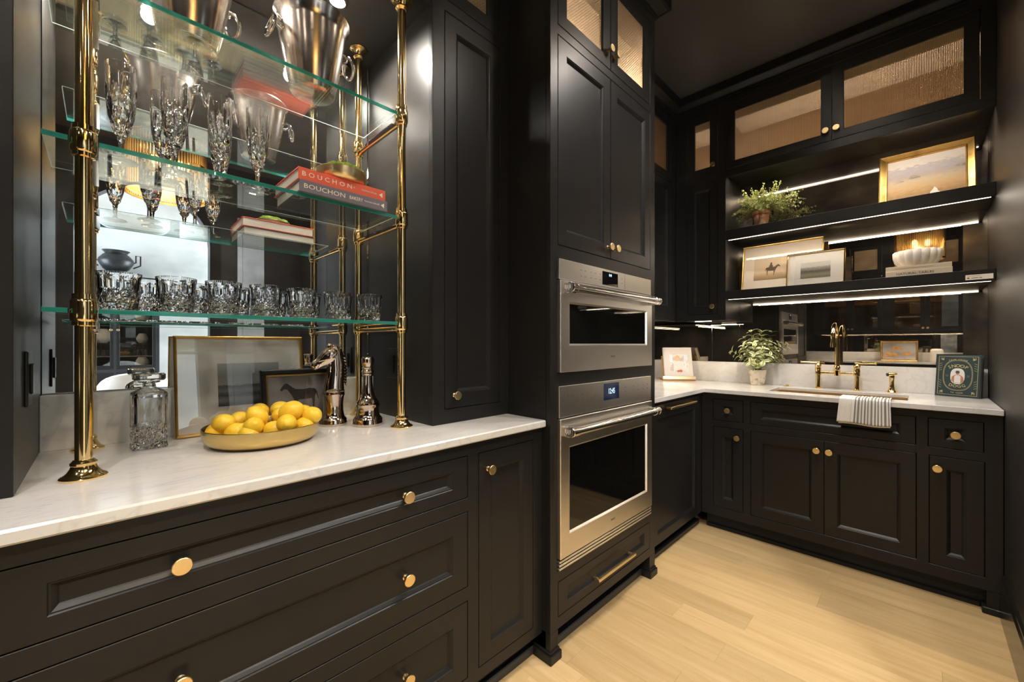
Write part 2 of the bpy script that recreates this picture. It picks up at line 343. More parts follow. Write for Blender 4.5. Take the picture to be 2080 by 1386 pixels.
    def rings(s, rects, back=None):
        """nested rectangles (u0,v0,u1,v1,n) skinned from outside in; last one capped"""
        vs = []; fs = []
        for (a, b, c, d, n) in rects: vs += [(a, b, n), (c, b, n), (c, d, n), (a, d, n)]
        for j in range(len(rects)-1):
            for i in range(4): fs.append((j*4+i, j*4+(i+1) % 4, j*4+4+(i+1) % 4, j*4+4+i))
        k = (len(rects)-1)*4; fs.append((k, k+1, k+2, k+3)); fs.append((3, 2, 1, 0))
        return s.add(vs, fs)
    def frame(s, u0, v0, u1, v1, prof, w):
        """mitred picture-frame: prof list of (inset, height) from outer to inner"""
        vs = []; fs = []
        P = [(0, 0)]+list(prof)+[(w, 0)]
        for (t, n) in P: vs += [(u0+t, v0+t, n), (u1-t, v0+t, n), (u1-t, v1-t, n), (u0+t, v1-t, n)]
        m = len(P)
        for j in range(m):
            q = (j+1) % m
            for i in range(4): fs.append((j*4+i, j*4+(i+1) % 4, q*4+(i+1) % 4, q*4+i))
        return s.add(vs, fs)
    def mesh(s, name, m, shift=(0, 0, 0), fix=True, ang=40):
        me = bpy.data.meshes.new(name); sh = Vector(shift)
        me.from_pydata([tuple(p-sh) for p in s.v], [], s.f)
        me.polygons.foreach_set('use_smooth', s.sm)
        if fix:
            bm = bmesh.new(); bm.from_mesh(me); bmesh.ops.remove_doubles(bm, verts=bm.verts, dist=1e-6); bmesh.ops.recalc_face_normals(bm, faces=bm.faces); bm.to_mesh(me); bm.free()
        if any(s.sm): me.set_sharp_from_angle(angle=radians(ang))
        me.materials.append(m); me.update(); return me
    def build(s, name, m, parent=None, bevel=0, origin=None, fix=True, kind=None, label=None, ang=40):
        base = wl(parent) if parent else Vector(origin or (0, 0, 0))
        me = s.mesh(name, m, base, fix, ang); o = bpy.data.objects.new(name, me); COL.objects.link(o)
        if parent: o.parent = parent
        else: o.location = base
        if bevel:
            b = o.modifiers.new('bevel', 'BEVEL'); b.width = bevel; b.segments = 1; b.limit_method = 'ANGLE'; b.angle_limit = radians(50)
        if kind: o['kind'] = kind
        if label: o['label'] = label
        return o
def dup(o, loc=None, rz=None, label=None, parent=None):
    c = o.copy(); COL.objects.link(c)
    if parent: c.parent = parent
    if loc is not None: c.location = loc
    if rz is not None: c.rotation_euler = (0, 0, rz)
    if label: c['label'] = label
    for ch in list(o.children): dup(ch, parent=c)
    return c
def mx(cu, cv, cn, o): return Matrix(((cu[0], cv[0], cn[0], o[0]), (cu[1], cv[1], cn[1], o[1]), (cu[2], cv[2], cn[2], o[2]), (0, 0, 0, 1)))
def FL(x): return mx((0, 1, 0), (0, 0, 1), (1, 0, 0), (x, 0, 0))      # wall facing +x: u=y v=z
def FB(y): return mx((1, 0, 0), (0, 0, 1), (0, -1, 0), (0, y, 0))     # wall facing -y: u=x v=z
def FR(x): return mx((0, -1, 0), (0, 0, 1), (-1, 0, 0), (x, 0, 0))    # facing -x: u=-y
def FE(y): return mx((-1, 0, 0), (0, 0, 1), (0, 1, 0), (0, y, 0))     # facing +y: u=-x
def MM(M): b = MB(); b.M = M; return b
def text(parent, s, size, M, m, name='lettering', align='CENTER', ex=.0004, sx=1.0):
    c = bpy.data.curves.new(name, 'FONT'); c.body = s; c.size = size; c.align_x = align; c.align_y = 'CENTER'; c.extrude = ex; c.resolution_u = 2
    t = bpy.data.objects.new(name, c); COL.objects.link(t)
    dg = bpy.context.evaluated_depsgraph_get(); dg.update()
    me = bpy.data.meshes.new_from_object(t.evaluated_get(dg)); bpy.data.objects.remove(t)
    me.transform(Matrix.Translation(-wl(parent)) @ M @ Matrix.Diagonal((sx, 1, 1, 1))); me.materials.clear(); me.materials.append(m)
    o = bpy.data.objects.new(name, me); COL.objects.link(o); o.parent = parent; return o
T = Matrix.Translation

# knob and bar pulls, built once at the origin (axis along +z = outwards), then copied
def knob_mesh():
    b = MB(); b.lathe([(.0085, 0), (.0085, .002), (.0055, .004), (.0055, .016), (.008, .018), (.0155, .0195), (.0165, .021), (.0165, .0265), (.0155, .0275), (0, .0278)], 28)
    return b.mesh('knob', M_SATIN)
KNOB = knob_mesh()
def knob(parent, M, u, v, s=1.0):
    o = bpy.data.objects.new('knob', KNOB); COL.objects.link(o); o.parent = parent
    w = M @ Vector((u, v, 0)); o.location = w-wl(parent)
    o.rotation_euler = M.to_3x3().to_euler(); o.scale = (s, s, s); return o
def pull(parent, M, u0, u1, v, r=.0055, out=.030):
    b = MM(M)
    for u in (u0+.012, u1-.012): b.box(u-.006, v-.006, 0, u+.006, v+.006, out)
    b.box(u0, v-.007, out-.006, u1, v+.007, out+.008)
    return b.build('bar_pull', M_SATIN, parent, bevel=.0025)
def panel_door(parent, M, u0, v0, u1, v1, ru=.053, rv=.053, name='door', g=.0025):
    u0 += g; v0 += g; u1 -= g; v1 -= g; b = MM(M)
    R = [(u0, v0, u1, v1, -.02), (u0, v0, u1, v1, -.001), (u0+.001, v0+.001, u1-.001, v1-.001, 0)]
    for t, n in ((0, 0), (.002, -.0025), (.0045, -.003), (.011, -.0085), (.0135, -.011)):
        R.append((u0+ru+t, v0+rv+t, u1-ru-t, v1-rv-t, n))
    b.rings(R); return b.build(name, M_BLACK, parent)
def hole_door(parent, M, u0, v0, u1, v1, h, name='door', insert='mesh', g=.0025):
    """glazed or meshed door; h = opening rect"""
    u0 += g; v0 += g; u1 -= g; v1 -= g; a, c, d, e = h; b = MM(M)
    b.slab([u0, a, d, u1], [v0, c, e, v1], lambda x, y: not (a < x < d and c < y < e), -.02, 0)
    o = b.build(name, M_BLACK, parent, bevel=.0012)
    f = MM(M); f.frame(a, c, d, e, [(0, -.012), (.002, -.009)], .007); f.M = M @ T((0, 0, 0))
    if insert == 'glass':
        MM(M).box(a-.002, c-.002, -.012, d+.002, e+.002, -.009).build('pane', M_CABGLASS, o)
    else: wire(o, M, a, c, d, e)
    return o
def wire(parent, M, u0, v0, u1, v1, p=.0062):
    b = MM(M @ T((0, 0, -.012))); nu = max(3, int((u1-u0)/p)); nv = max(3, int((v1-v0)/p)); w = .0018; t = .0007; A = .0009
    vs = []; fs = []
    def strip(pts, side):
        k = len(vs)
        for (x, y, z) in pts:
            vs.append((x-side[0]*w, y-side[1]*w, z)); vs.append((x, y, z+t)); vs.append((x+side[0]*w, y+side[1]*w, z))
        for i in range(len(pts)-1):
            a = k+i*3; fs.append((a, a+3, a+4, a+1)); fs.append((a+1, a+4, a+5, a+2))
    for i in range(nu+1):
        x = u0+(u1-u0)*i/nu
        strip([(x, v0+(v1-v0)*j/nv, A*(1 if (i+j) % 2 else -1)) for j in range(nv+1)], (1, 0))
    for j in range(nv+1):
        y = v0+(v1-v0)*j/nv
        strip([(u0+(u1-u0)*i/nu, y, -A*(1 if (i+j) % 2 else -1)) for i in range(nu+1)], (0, 1))
    b.add(vs, fs, True); return b.build('wire_mesh', M_WIRE, parent, fix=False, kind='stuff')
def face(parent, M, rect, holes, t=.022, name='face_frame', m=None):
    u0, v0, u1, v1 = rect; us = [u0, u1]; vs = [v0, v1]
    for a, b, c, d in holes: us += [a, c]; vs += [b, d]
    b = MM(M); b.slab(us, vs, lambda x, y: not any(a < x < c and bb < y < d for a, bb, c, d in holes), -t, 0)
    return b.build(name, m or M_BLACK, parent, bevel=.0012)
def hollow(parent, lo, hi, open_side, m=None, t=.016, name='carcass'):
    """open box; open_side in '+x','-y','+y'"""
    (x0, y0, z0), (x1, y1, z1) = lo, hi; b = MB()
    b.box(x0, y0, z0, x1, y1, z0+t); b.box(x0, y0, z1-t, x1, y1, z1)
    if open_side != '+x': b.box(x1-t, y0, z0+t, x1, y1, z1-t)
    b.box(x0, y0, z0+t, x0+t, y1, z1-t)
    if open_side != '-y': b.box(x0+t, y0, z0+t, x1-(t if open_side != '+x' else 0), y0+t, z1-t)
    if open_side != '+y': b.box(x0+t, y1-t, z0+t, x1-(t if open_side != '+x' else 0), y1, z1-t)
    return b.build(name, m or M_BLACK, parent)

# ------------------------------------------------------------------ setting
def struct(o): o['kind'] = 'structure'; return o
# floor of planks
floor = struct(MB().box(-1.75, -3.0, -.05, 6.2, 4.2, -.012).build('floor', M_DARK))
PW = .1345; y = 2.8455-PW*43; row = 0; rr = random.Random(3); pm = {}
fixed = {2: [-.327], 3: [-.695], 9: [-.548]}
while y < 3.45:
    k = round((2.8455-y)/PW); x = -1.74
    cuts = fixed.get(k, [])
    joints = list(cuts)
    q = (cuts[0] if cuts else -1.3+rr.random()*1.2)
    a = q
    while a > -1.74: a -= rr.uniform(1.1, 1.7); joints.append(a)
    a = q
    if not cuts: joints.append(q)
    while a < 1.7: a += rr.uniform(1.1, 1.7); joints.append(a)
    js = sorted(j for j in joints if -1.6 < j < 1.6); js = [-1.74]+js+[1.72]
    for j in range(len(js)-1):
        MB().box(js[j]+.0002, y+.0002, -.012, js[j+1]-.0002, y+PW-.0002, 0).build('plank', M_PLANK, floor, bevel=.0004)
    y += PW
ceiling = struct(MB().box(-1.75, -2.9, CEIL, 1.75, 3.45, CEIL+.1).build('ceiling', M_CEIL))
struct(MB().box(-1.78, -2.9, 0, -1.70, 3.45, CEIL).build('wall_left', M_WALL))
struct(MB().box(-1.70, 3.40, 0, .36, 3.48, CEIL).build('wall_back', M_WALL))
wr = struct(MB().box(.265, 1.59, 0, .36, 3.40, CEIL).build('wall_right', M_WALL))
struct(MB().box(.36, 1.59, 0, 1.70, 1.69, CEIL).build('wall_return', M_WALL))
struct(MB().box(-1.70, -2.9, 0, 1.70, -2.80, CEIL).build('wall_end', M_WALL))
# arch wall opposite the bar
ay0, ay1, ah = -.17, .75, 2.62
def arch_outline(y0, y1, top, spring, n=20):
    yc = (y0+y1)/2; r = (y1-y0)/2; P = []
    for i in range(n+1):
        t = pi-pi*i/n; P.append((yc+r*cos(t), spring+(top-spring)*sin(t)))
    return P
b = MB(); X0, X1 = 1.60, 1.70; A = arch_outline(ay0, ay1, ah, 2.16)
b.box(X0, -2.8, 0, X1, ay0, CEIL); b.box(X0, ay1, 0, X1, 1.59, CEIL)
for i in range(len(A)-1):
    (a0, z0), (a1, z1) = A[i], A[i+1]
    b.add([(X0, a0, z0), (X0, a1, z1), (X0, a1, CEIL), (X0, a0, CEIL), (X1, a0, z0), (X1, a1, z1), (X1, a1, CEIL), (X1, a0, CEIL)],
          [(0, 1, 2, 3), (5, 4, 7, 6), (0, 4, 5, 1), (3, 2, 6, 7), (0, 3, 7, 4), (1, 5, 6, 2)])
struct(b.build('wall_arch', M_WALL))
b = MB(); path = [(ay0, 0)]+A+[(ay1, 0)]
O = [(ay0-.09, 0)]+arch_outline(ay0-.09, ay1+.09, ah+.09, 2.16)+[(ay1+.09, 0)]
for i in range(len(path)-1):
    p, q, r, s_ = path[i], path[i+1], O[i+1], O[i]
    for xa, xb, f in ((1.575, 1.60, 1),):
        b.add([(xa, *p), (xa, *q), (xa, *r), (xa, *s_), (xb, *p), (xb, *q), (xb, *r), (xb, *s_)], [(0, 3, 2, 1), (4, 5, 6, 7), (0, 1, 5, 4), (2, 3, 7, 6)])
struct(b.build('trim_1', M_BLACK))
# far room beyond the arch
b = MB(); b.box(1.70, -3.0, 2.9, 6.2, 4.0, 3.0); struct(b.build('ceiling_far_room', M_GREYC))
struct(MB().box(1.725, -3.0, -.012, 5.0, 4.0, 0).build('floor_far_room', M_FLOORFAR))
struct(MB().box(5.0, -3.0, 0, 5.1, 4.0, 2.9).build('wall_far', M_WHITE))
for nm, yy in (('wall_far_left', 4.0), ('wall_far_right', -3.1)):
    b = MM(mx((1, 0, 0), (0, 0, 1), (0, 1, 0), (0, yy, 0)))
    b.slab([1.70, 2.7, 5.3, 6.2], [0, .5, 2.7, 3.0], lambda x, z: not (2.7 < x < 5.3 and .5 < z < 2.7), 0, .1)
    struct(b.build(nm, M_WHITE))
k = 1
for yy in (3.99, -3.0):
    w = bpy.data.objects.new('window_%d' % k, None); COL.objects.link(w); w['kind'] = 'structure'; k += 1
    b = MM(mx((1, 0, 0), (0, 0, 1), (0, 1, 0), (0, yy, 0)))
    b.slab([2.7, 2.76, 3.97, 4.03, 4.94, 5.0], [.5, .56, 1.57, 1.63, 2.64, 2.7], lambda x, z: x < 2.76 or x > 4.94 or 3.97 < x < 4.03 or z < .56 or z > 2.64 or 1.57 < z < 1.63, 0, .05)
    b.build('window_frame', M_WHITE, w)
# pale panels added for the pale strips reflected in the niche mirror
d = bpy.data.objects.new('pale_panel_1', None); COL.objects.link(d); d['kind'] = 'structure'
MM(FR(1.595)).rings([(-1.22, 0, -.98, 2.5, 0), (-1.22, 0, -.98, 2.5, .02), (-1.18, .1, -1.02, 2.42, .02), (-1.17, .11, -1.03, 2.41, .012)]).build('panel_leaf', M_PALE, d)
d = bpy.data.objects.new('pale_panel_2', None); COL.objects.link(d); d['kind'] = 'structure'
MM(FB(1.585)).rings([(.36, 0, .62, 2.5, 0), (.36, 0, .62, 2.5, .02), (.40, .1, .58, 2.42, .02), (.41, .11, .57, 2.41, .012)]).build('panel_leaf', M_PALE, d)
# baseboards
b = MM(FR(.265)); b.add([(-2.775, 0, 0), (-2.775, 0, .014), (-2.775, .165, .014), (-2.775, .180, .009), (-2.775, .188, .009), (-2.775, .196, .003), (-2.775, .196, 0)]+[(-1.59, 0, 0), (-1.59, 0, .014), (-1.59, .165, .014), (-1.59, .180, .009), (-1.59, .188, .009), (-1.59, .196, .003), (-1.59, .196, 0)], [tuple(range(7)), tuple(reversed(range(7, 14)))]+[(i, (i+1) % 7, 7+(i+1) % 7, 7+i) for i in range(7)])
struct(b.build('baseboard_right', M_GLOSSB))
struct(MB().box(1.585, ay1+.09, 0, 1.6, .98, .19).build('baseboard_arch', M_BLACK, bevel=.003))
# recessed ceiling lamps
def downlight(x, y, z, label, r=.045, group='recessed ceiling lamps'):
    t = thing('recessed_lamp', label, 'lamp', (x, y, z), group)
    MB().lathe([(r, 0), (r*1.45, 0), (r*1.45, -.004), (r*1.05, -.006), (r, -.002)], 28, (x, y, z), close=True).build('trim_ring', M_BLACK, t)
    MB().lathe([(0, -.002), (r*.96, -.002)], 24, (x, y, z)).build('lens', M_LAMPW, t); return t
for (x, y), w in zip(DOWN, ('over the floor before the sink cabinets', 'over the floor before the ovens', 'beside the arch wall near the ovens', 'over the floor before the bar drawers', 'by the arch, level with the bar', 'before the end wall cabinets', 'by the arch wall near the end cabinets')):
    downlight(x, y, CEIL, 'recessed black ceiling lamp '+w)

# crown moulding
CR = [(0, 2.905), (.012, 2.905), (.014, 2.918), (.008, 2.924), (.022, 2.932), (.048, 2.950), (.062, 2.950), (.062, 3.0), (0, 3.0)]
def crown(name, pts):
    """pts: polyline (x,y) of face line, offset goes to the right-hand room side given per point"""
    b = MB(); vs = []; n = len(CR)
    for (x, y, ox, oy) in pts: vs += [(x+ox*p, y+oy*p, z) for p, z in CR]
    fs = []
    for j in range(len(pts)-1):
        for i in range(n): fs.append((j*n+i, j*n+(i+1) % n, (j+1)*n+(i+1) % n, (j+1)*n+i))
    fs.append(tuple(range(n))); fs.append(tuple(reversed(range((len(pts)-1)*n, len(pts)*n))))
    b.add(vs, fs); return struct(b.build(name, M_BLACK))
TX, TY0, TY1 = -.98, 1.187, 2.0418
crown('trim_2', [(-1.205, -.75, 1, 0), (-1.205, TY0, 1, -1), (TX, TY0, 1, -1), (TX, TY1, 1, 1), (-1.30, TY1, 1, 1), (-1.30, 3.055, 1, -1), (.265, 3.055, 0, -1)])

# ------------------------------------------------------------------ left wall: bar
BX = -1.02
base = thing('base_cabinet', 'long black base cabinet of wide drawers under the left marble counter', 'cabinet', (-1.3, .35, 0))
DR = [(-.1245, .7116, .8245, .8471), (-.1245, .4273, .8245, .6686), (-.1245, .1366, .8245, .3839)]
ND = (.8682, .1418, 1.1358, .8462); OD = (-.70, .1418, -.168, .8462)
M = FL(BX)
face(base, M, (-.75, .10, 1.186, .889), DR+[ND, OD])
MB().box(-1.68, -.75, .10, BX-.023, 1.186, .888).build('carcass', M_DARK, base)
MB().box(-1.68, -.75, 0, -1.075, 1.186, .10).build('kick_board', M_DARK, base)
MB().box(-1.075, -.75, 0, -1.058, 1.186, .034).build('shoe_strip', M_SHOE, base, bevel=.004)
for i, (a, b_, c, d_) in enumerate(DR):
    o = panel_door(base, M, a, b_, c, d_, .057, .037 if i == 0 else .057, 'drawer')
    v = (.774, .543, .262)[i]
    for u in (.1086, .6053): knob(o, M @ T((0, 0, -.0105)), u, v, 1.0)
o = panel_door(base, M, *ND, .05, .057); knob(o, M, .909, .787, .95)
o = panel_door(base, M, *OD, .05, .057); knob(o, M, -.20, .787, .95)

ctr = thing('marble_countertop', 'pale veined marble counter slab with splash on the left bar', 'countertop', (-1.3, .35, .889))
MB().box(-1.69, -.75, .889, -.998, 1.1855, .915).build('slab', M_MARBLE2, ctr, bevel=.004)
MB().box(-1.69, -.118, .915, -1.648, .816, 1.065).build('splash', M_MARBLE2, ctr, bevel=.0015)
# mirror in niche
mir = thing('niche_mirror', 'tall antiqued mirror behind the brass and glass shelves', 'mirror', (-1.695, .35, 1.065))
MB().box(-1.699, -.116, 1.066, -1.690, .8135, 2.3975).build('mirror_panel', M_MIRROR_L, mir)
MB().box(-1.692, .8105, 1.066, -1.684, .8155, 2.3975).build('edge_strip', M_CHROME, mir)
# soffit over niche
sof = thing('niche_soffit', 'black boxed soffit with fascia over the mirrored bar niche', 'soffit', (-1.45, .35, 2.4))
b = MB(); b.box(-1.70, -.118, 2.40, -1.227, .816, 2.42); b.build('underside', M_BLACK, sof)
MB().box(-1.227, -.118, 2.40, -1.205, .816, CEIL).build('fascia', M_BLACK, sof, bevel=.0012)
downlight(*NICHE_LAMPS[0], 2.40, 'small bright recessed lamp in the niche soffit near the ice bucket', .024, 'niche lamps')
downlight(*NICHE_LAMPS[1], 2.40, 'small recessed lamp in the niche soffit over the crystal flutes', .024, 'niche lamps')

def tall_upper(name, label, y0, y1, opens, meshh, kn):
    t = thing(name, label, 'cabinet', (-1.45, (y0+y1)/2, .915)); M = FL(-1.205)
    face(t, M, (y0, .9155, y1, CEIL), opens)
    hollow(t, (-1.70, y0, .9155), (-1.227, y1, 2.425), '+x', M_BLACK, name='lower_carcass')
    hollow(t, (-1.70, y0, 2.425), (-1.227, y1, CEIL-.001), '+x', M_BLACK, name='upper_carcass')
    MB().box(-1.68, y0+.018, 2.445, -1.675, y1-.018, 2.98).build('interior_back', M_WALNUT, t)
    o = panel_door(t, M, *opens[0], .05, .055); knob(o, M, kn[0], kn[1], .92)
    o = hole_door(t, M, *opens[1], meshh); return t
lc = tall_upper('tall_wall_cabinet', 'tall black cabinet standing on the counter at the left edge', -.75, -.118,
                [(-.70, .967, -.168, 2.403), (-.70, 2.445, -.168, 2.86)], (-.645, 2.50, -.223, 2.805), (-.66, 1.016))
rc = tall_upper('tall_wall_cabinet', 'tall narrow black cabinet on the counter between niche and ovens', .816, TY0,
                [(.8662, .967, 1.1393, 2.403), (.8662, 2.445, 1.1393, 2.86)], (.918, 2.50, 1.073, 2.805), (.910, 1.016))
for yy, nrm, lab in ((-.118, 1, 'black switch plate on the side of the left tall cabinet'), (.816, -1, 'black switch plate on the niche side of the narrow cabinet')):
    t = thing('switch_plate', lab, 'switch', (-1.39, yy, 1.126), 'switch plates')
    xc = -1.39 if nrm > 0 else -1.48
    MB().box(xc-.038, yy, 1.067, xc+.038, yy+.006*nrm, 1.187).build('plate', M_PLATE, t, bevel=.002)
    MB().box(xc-.017, yy+.006*nrm, 1.093, xc+.017, yy+.011*nrm, 1.16).build('rocker', M_PLATE, t, bevel=.002)

# ------------------------------------------------------------------ brass rail shelf
rail = thing('brass_shelf_rack', 'polished brass tube rack carrying glass shelves in the niche', 'shelf rack', (-1.44, .35, .915))
YL, YR, XF, XR = -.0284, .7343, -1.273, -1.612
SH = [1.279, 1.641, 1.998]           # shelf tops
GT = .010
for nm, x, y, rp in (('post', XF, YL, .0139), ('post', XF, YR, .0139), ('post', XR, YL, .0125), ('post', XR, YR, .0125)):
    post = MB().cyl((x, y, .93), (x, y, 2.38), rp, n=28).build('post', M_BRASS, rail)
    k = rp/.0139
    base_prof = [(0, .915), (.0375*k, .915), (.038*k, .919), (.036*k, .9215), (.031*k, .924), (.026*k, .929), (.0215*k, .937), (.0195*k, .943), (.0215*k, .945), (.0215*k, .949), (.019*k, .951), (.0165*k, .955), (.0139*k, .956)]
    MB().lathe(base_prof, 36, (x, y, 0)).build('foot_flange', M_BRASS, post)
    MB().lathe([(r, 2.40-(z-.915)) for r, z in reversed(base_prof)], 36, (x, y, 0)).build('top_flange', M_BRASS, post)
    for z in SH:
        c = z-.002
        MB().lathe([(rp, c+.034), (rp+.0045, c+.033), (rp+.0045, c+.022), (rp+.0065, c+.020), (rp+.0075, c+.016), (rp+.0075, c-.020), (rp+.0065, c-.024), (rp+.0045, c-.026), (rp+.0045, c-.034), (rp, c-.036)], 32, (x, y, 0)).build('collar', M_BRASS, post)
for y in (YL, YR):
    for z in SH:
        zz = z-GT-.0115
        b = MB(); b.cyl((XF+.005, y, zz), (XR-.005, y, zz), .0095, n=20)
        for xx, s_ in ((XF-.016, -1), (XR+.016, 1)): b.cyl((xx, y, zz), (xx+.008*s_, y, zz), .0125, n=20)
        b.build('cross_bar', M_BRASS, rail)
        s_ = 1 if y < 0 else -1
        MB().box(XF-.03, y, zz-.006, -1.515, y+.022*s_, zz-.002).build('support_ledge', M_CHROME, rail)
gl = [('lowest', 'lowest glass shelf, carrying the row of crystal tumblers'), ('middle', 'middle glass shelf, carrying flutes and two stacked books'), ('top', 'top glass shelf, carrying the silver ice buckets')]
for z, (_, lab) in zip(SH, gl):
    t = thing('glass_shelf', lab, 'shelf', (-1.4, .31, z-GT), 'glass shelves in the bar niche')
    x0, x1, y0, y1 = -1.515, -1.262, -.088, .7115
    MB().slab([x0, -1.296, x1], [y0, -.0515, -.0055, y1], lambda x, y: not (x > -1.296 and -.0515 < y < -.0055), z-GT+.0006, z-.0006).build('glass_panel', M_SHELFGLASS, t)
    E_ = MB()
    E_.box(x1-.003, -.0055, z-GT, x1, y1, z); E_.box(x1-.003, y0, z-GT, x1, -.0515, z)
    E_.build('polished_edge', M_TEAL, t, fix=False)
    E_ = MB(); E_.box(x0, y0, z-.0015, x0+.001, y1, z); E_.box(x0, y0, z-.0015, x1-.004, y0+.001, z); E_.box(x0, y1-.001, z-.0015, x1-.004, y1, z)
    E_.build('arris', M_PALEGLASS, t, fix=False)

# ------------------------------------------------------------------ crystal
def tumbler():
    t = thing('crystal_tumbler', '', 'glass'); b = MB(); n = 60; Hh = .088
    def tri(x): x = x % 1.0; return 1-abs(2*x-1)
    def fn(r, z, a):
        q = a/(2*pi)*10
        if z > .082 or z < .003: return r
        if z > .048:
            return r-.0022*abs(sin(q*pi))*min(1, (.082-z)/.006)
        zz = z/.0155
        return r-.0026*(1-max(tri(q+zz*.5), tri(q-zz*.5)))*2*.8
    prof = []
    m = 22
    for i in range(m+1):
        z = Hh*i/m; prof.append((.0335+.0075*(z/Hh)**.8, z))
    prof = [(0, 0.0), (.028, 0)]+prof[1:]+[(.0385, Hh+.0008), (.0372, Hh)]
    prof += [(.0362, .06), (.0345, .03), (.031, .021), (.022, .017), (0, .0165)]
    b.lathe(prof, n, fn=lambda r, z, a: fn(r, z, a) if (r > .0331 and z < .0885 and r >= .0333+.0075*(max(z, 0)/Hh)**.8-.0004) else r, smooth=False)
    b.build('glass_body', M_CRYSTAL, t); return t
tb = tumbler(); zt = SH[0]+.0005
tb['group'] = 'crystal tumblers on the lowest glass shelf'
names = ['nearest the left brass post', 'second from the left brass post', 'third from the left brass post', 'in the middle of the row', 'fifth from the left brass post', 'second from the right brass post', 'nearest the right brass post']
ysf = [.027, .1314, .2295, .3293, .4257, .5309, .6388]
for i, y in enumerate(ysf):
    lab = 'cut crystal tumbler in the front row, ' + names[i]
    if i == 0: tb.location = (-1.318, y, zt); tb['label'] = lab
    else: dup(tb, (-1.318, y, zt), rz=i*.37, label=lab)
rnames = ['behind the gap beside the first front tumbler', 'showing past the second front tumbler', 'between the third and fourth front tumblers', 'between the fourth and fifth front tumblers', 'between the fifth and sixth front tumblers', 'beside the rear brass post']
for i, y in enumerate([.104, .203, .303, .402, .505, .612]):
    dup(tb, (-1.425, y-.028, zt), rz=.2+i*.5, label='cut crystal tumbler in the back row, '+rnames[i])

def flute():
    t = thing('crystal_flute', '', 'glass'); n = 48
    def tri(x): x = x % 1.0; return 1-abs(2*x-1)
    def bowl(r, z, a):
        q = a/(2*pi)*8
        if z > .150+.020*abs(sin(q*pi/1)) or z < .07: return r
        zz = (z-.07)/.03
        return r-.0019*(1-max(tri(q+zz*.5), tri(q-zz*.5)))*1.6
    prof = [(0, 0), (.032, 0), (.0325, .0015), (.031, .0028), (.018, .0055), (.0075, .010), (.0056, .016), (.0052, .03), (.0056, .045), (.0070, .050), (.0066, .054), (.0085, .060)]
    b = MB(); b.lathe(prof+[(0, .064)], 12, smooth=False); b.build('stem_and_foot', M_CRYSTAL, t)
    pr = [(0, .058), (.009, .060), (.0145, .068)]
    for i in range(1, 25):
        f = i/24; z = .068+f*.162; r = .0145+.0138*sin(min(1, f*1.9)*pi/2); pr.append((r, z))
    pr += [(.0273, .2305), (.0266, .230), (.0264, .13), (.0240, .105), (.016, .085), (.008, .078), (0, .077)]
    b = MB(); b.lathe(pr, n, fn=lambda r, z, a: bowl(r, z, a) if r > .0274 or (z < .168 and r > .0145+.0138*sin(max(0, min(1, (z-.068)/.162*1.9))*pi/2)-.0003) else r, smooth=True)
    b.build('bowl', M_CRYSTAL, t, ang=14); return t
fl = flute(); fl['group'] = 'crystal flutes on the middle glass shelf'
fz = SH[1]+.0005
F = [(-1.36, .032, 'cut crystal flute standing nearest the left brass post'), (-1.35, .1315, 'cut crystal flute, tall second one in the front row'), (-1.345, .226, 'cut crystal flute, third along the front row'),
     (-1.35, .316, 'cut crystal flute closest to the stacked books'), (-1.44, .1175, 'cut crystal flute half hidden behind the second front flute'), (-1.455, .245, 'cut crystal flute in the back row behind the third front flute')]
for i, (x, y, lab) in enumerate(F):
    if i == 0: fl.location = (x, y, fz); fl['label'] = lab
    else: dup(fl, (x, y, fz), rz=i*.5, label=lab)

# ice buckets
def bucket():
    t = thing('ice_bucket', '', 'bucket')
    prof = [(0, 0), (.056, 0), (.060, .003), (.0615, .010), (.066, .03), (.0755, .08), (.084, .13), (.092, .18), (.096, .205), (.102, .212), (.104, .218), (.101, .223), (.097, .221), (.090, .20), (.080, .13), (.060, .02), (0, .012)]
    MB().lathe(prof, 48).build('body', M_SILVER, t)
    for s_ in (-1, 1):
        b = MB(); b.tube([(0, s_*.088, .168), (0, s_*.100, .176), (0, s_*.108, .170), (0, s_*.106, .158), (0, s_*.098, .150), (0, s_*.086, .148)], .0052, 10)
        lg = b.build('lug', M_CHROME, t)
        R = [(.026*cos(a)*1, s_*(.108+.012*(1-sin(a))*.6), .139+.029*sin(a)) for a in [2*pi*i/24 for i in range(24)]]
        MB().tube(R, .0048, 10, closed=True).build('ring_handle', M_CHROME, lg)
    return t
bk = bucket(); bk.location = (-1.372, .474, SH[2]); bk.rotation_euler = (0, 0, .12); bk.scale = (1.07, 1.07, 1.07)
bk['label'] = 'large silver ice bucket with ring handles below the niche lamp'; bk['group'] = 'silver ice buckets on the top shelf'
text(bk, 'A', .022, T((.0835, .002, .115)) @ Matrix.Rotation(radians(9), 4, 'Y') @ mx((0, 1, 0), (0, 0, 1), (1, 0, 0), (0, 0, 0)), M_INK)
b2 = dup(bk, (-1.385, .163, SH[2]), .5, 'silver ice bucket nearer the left post on the top shelf')

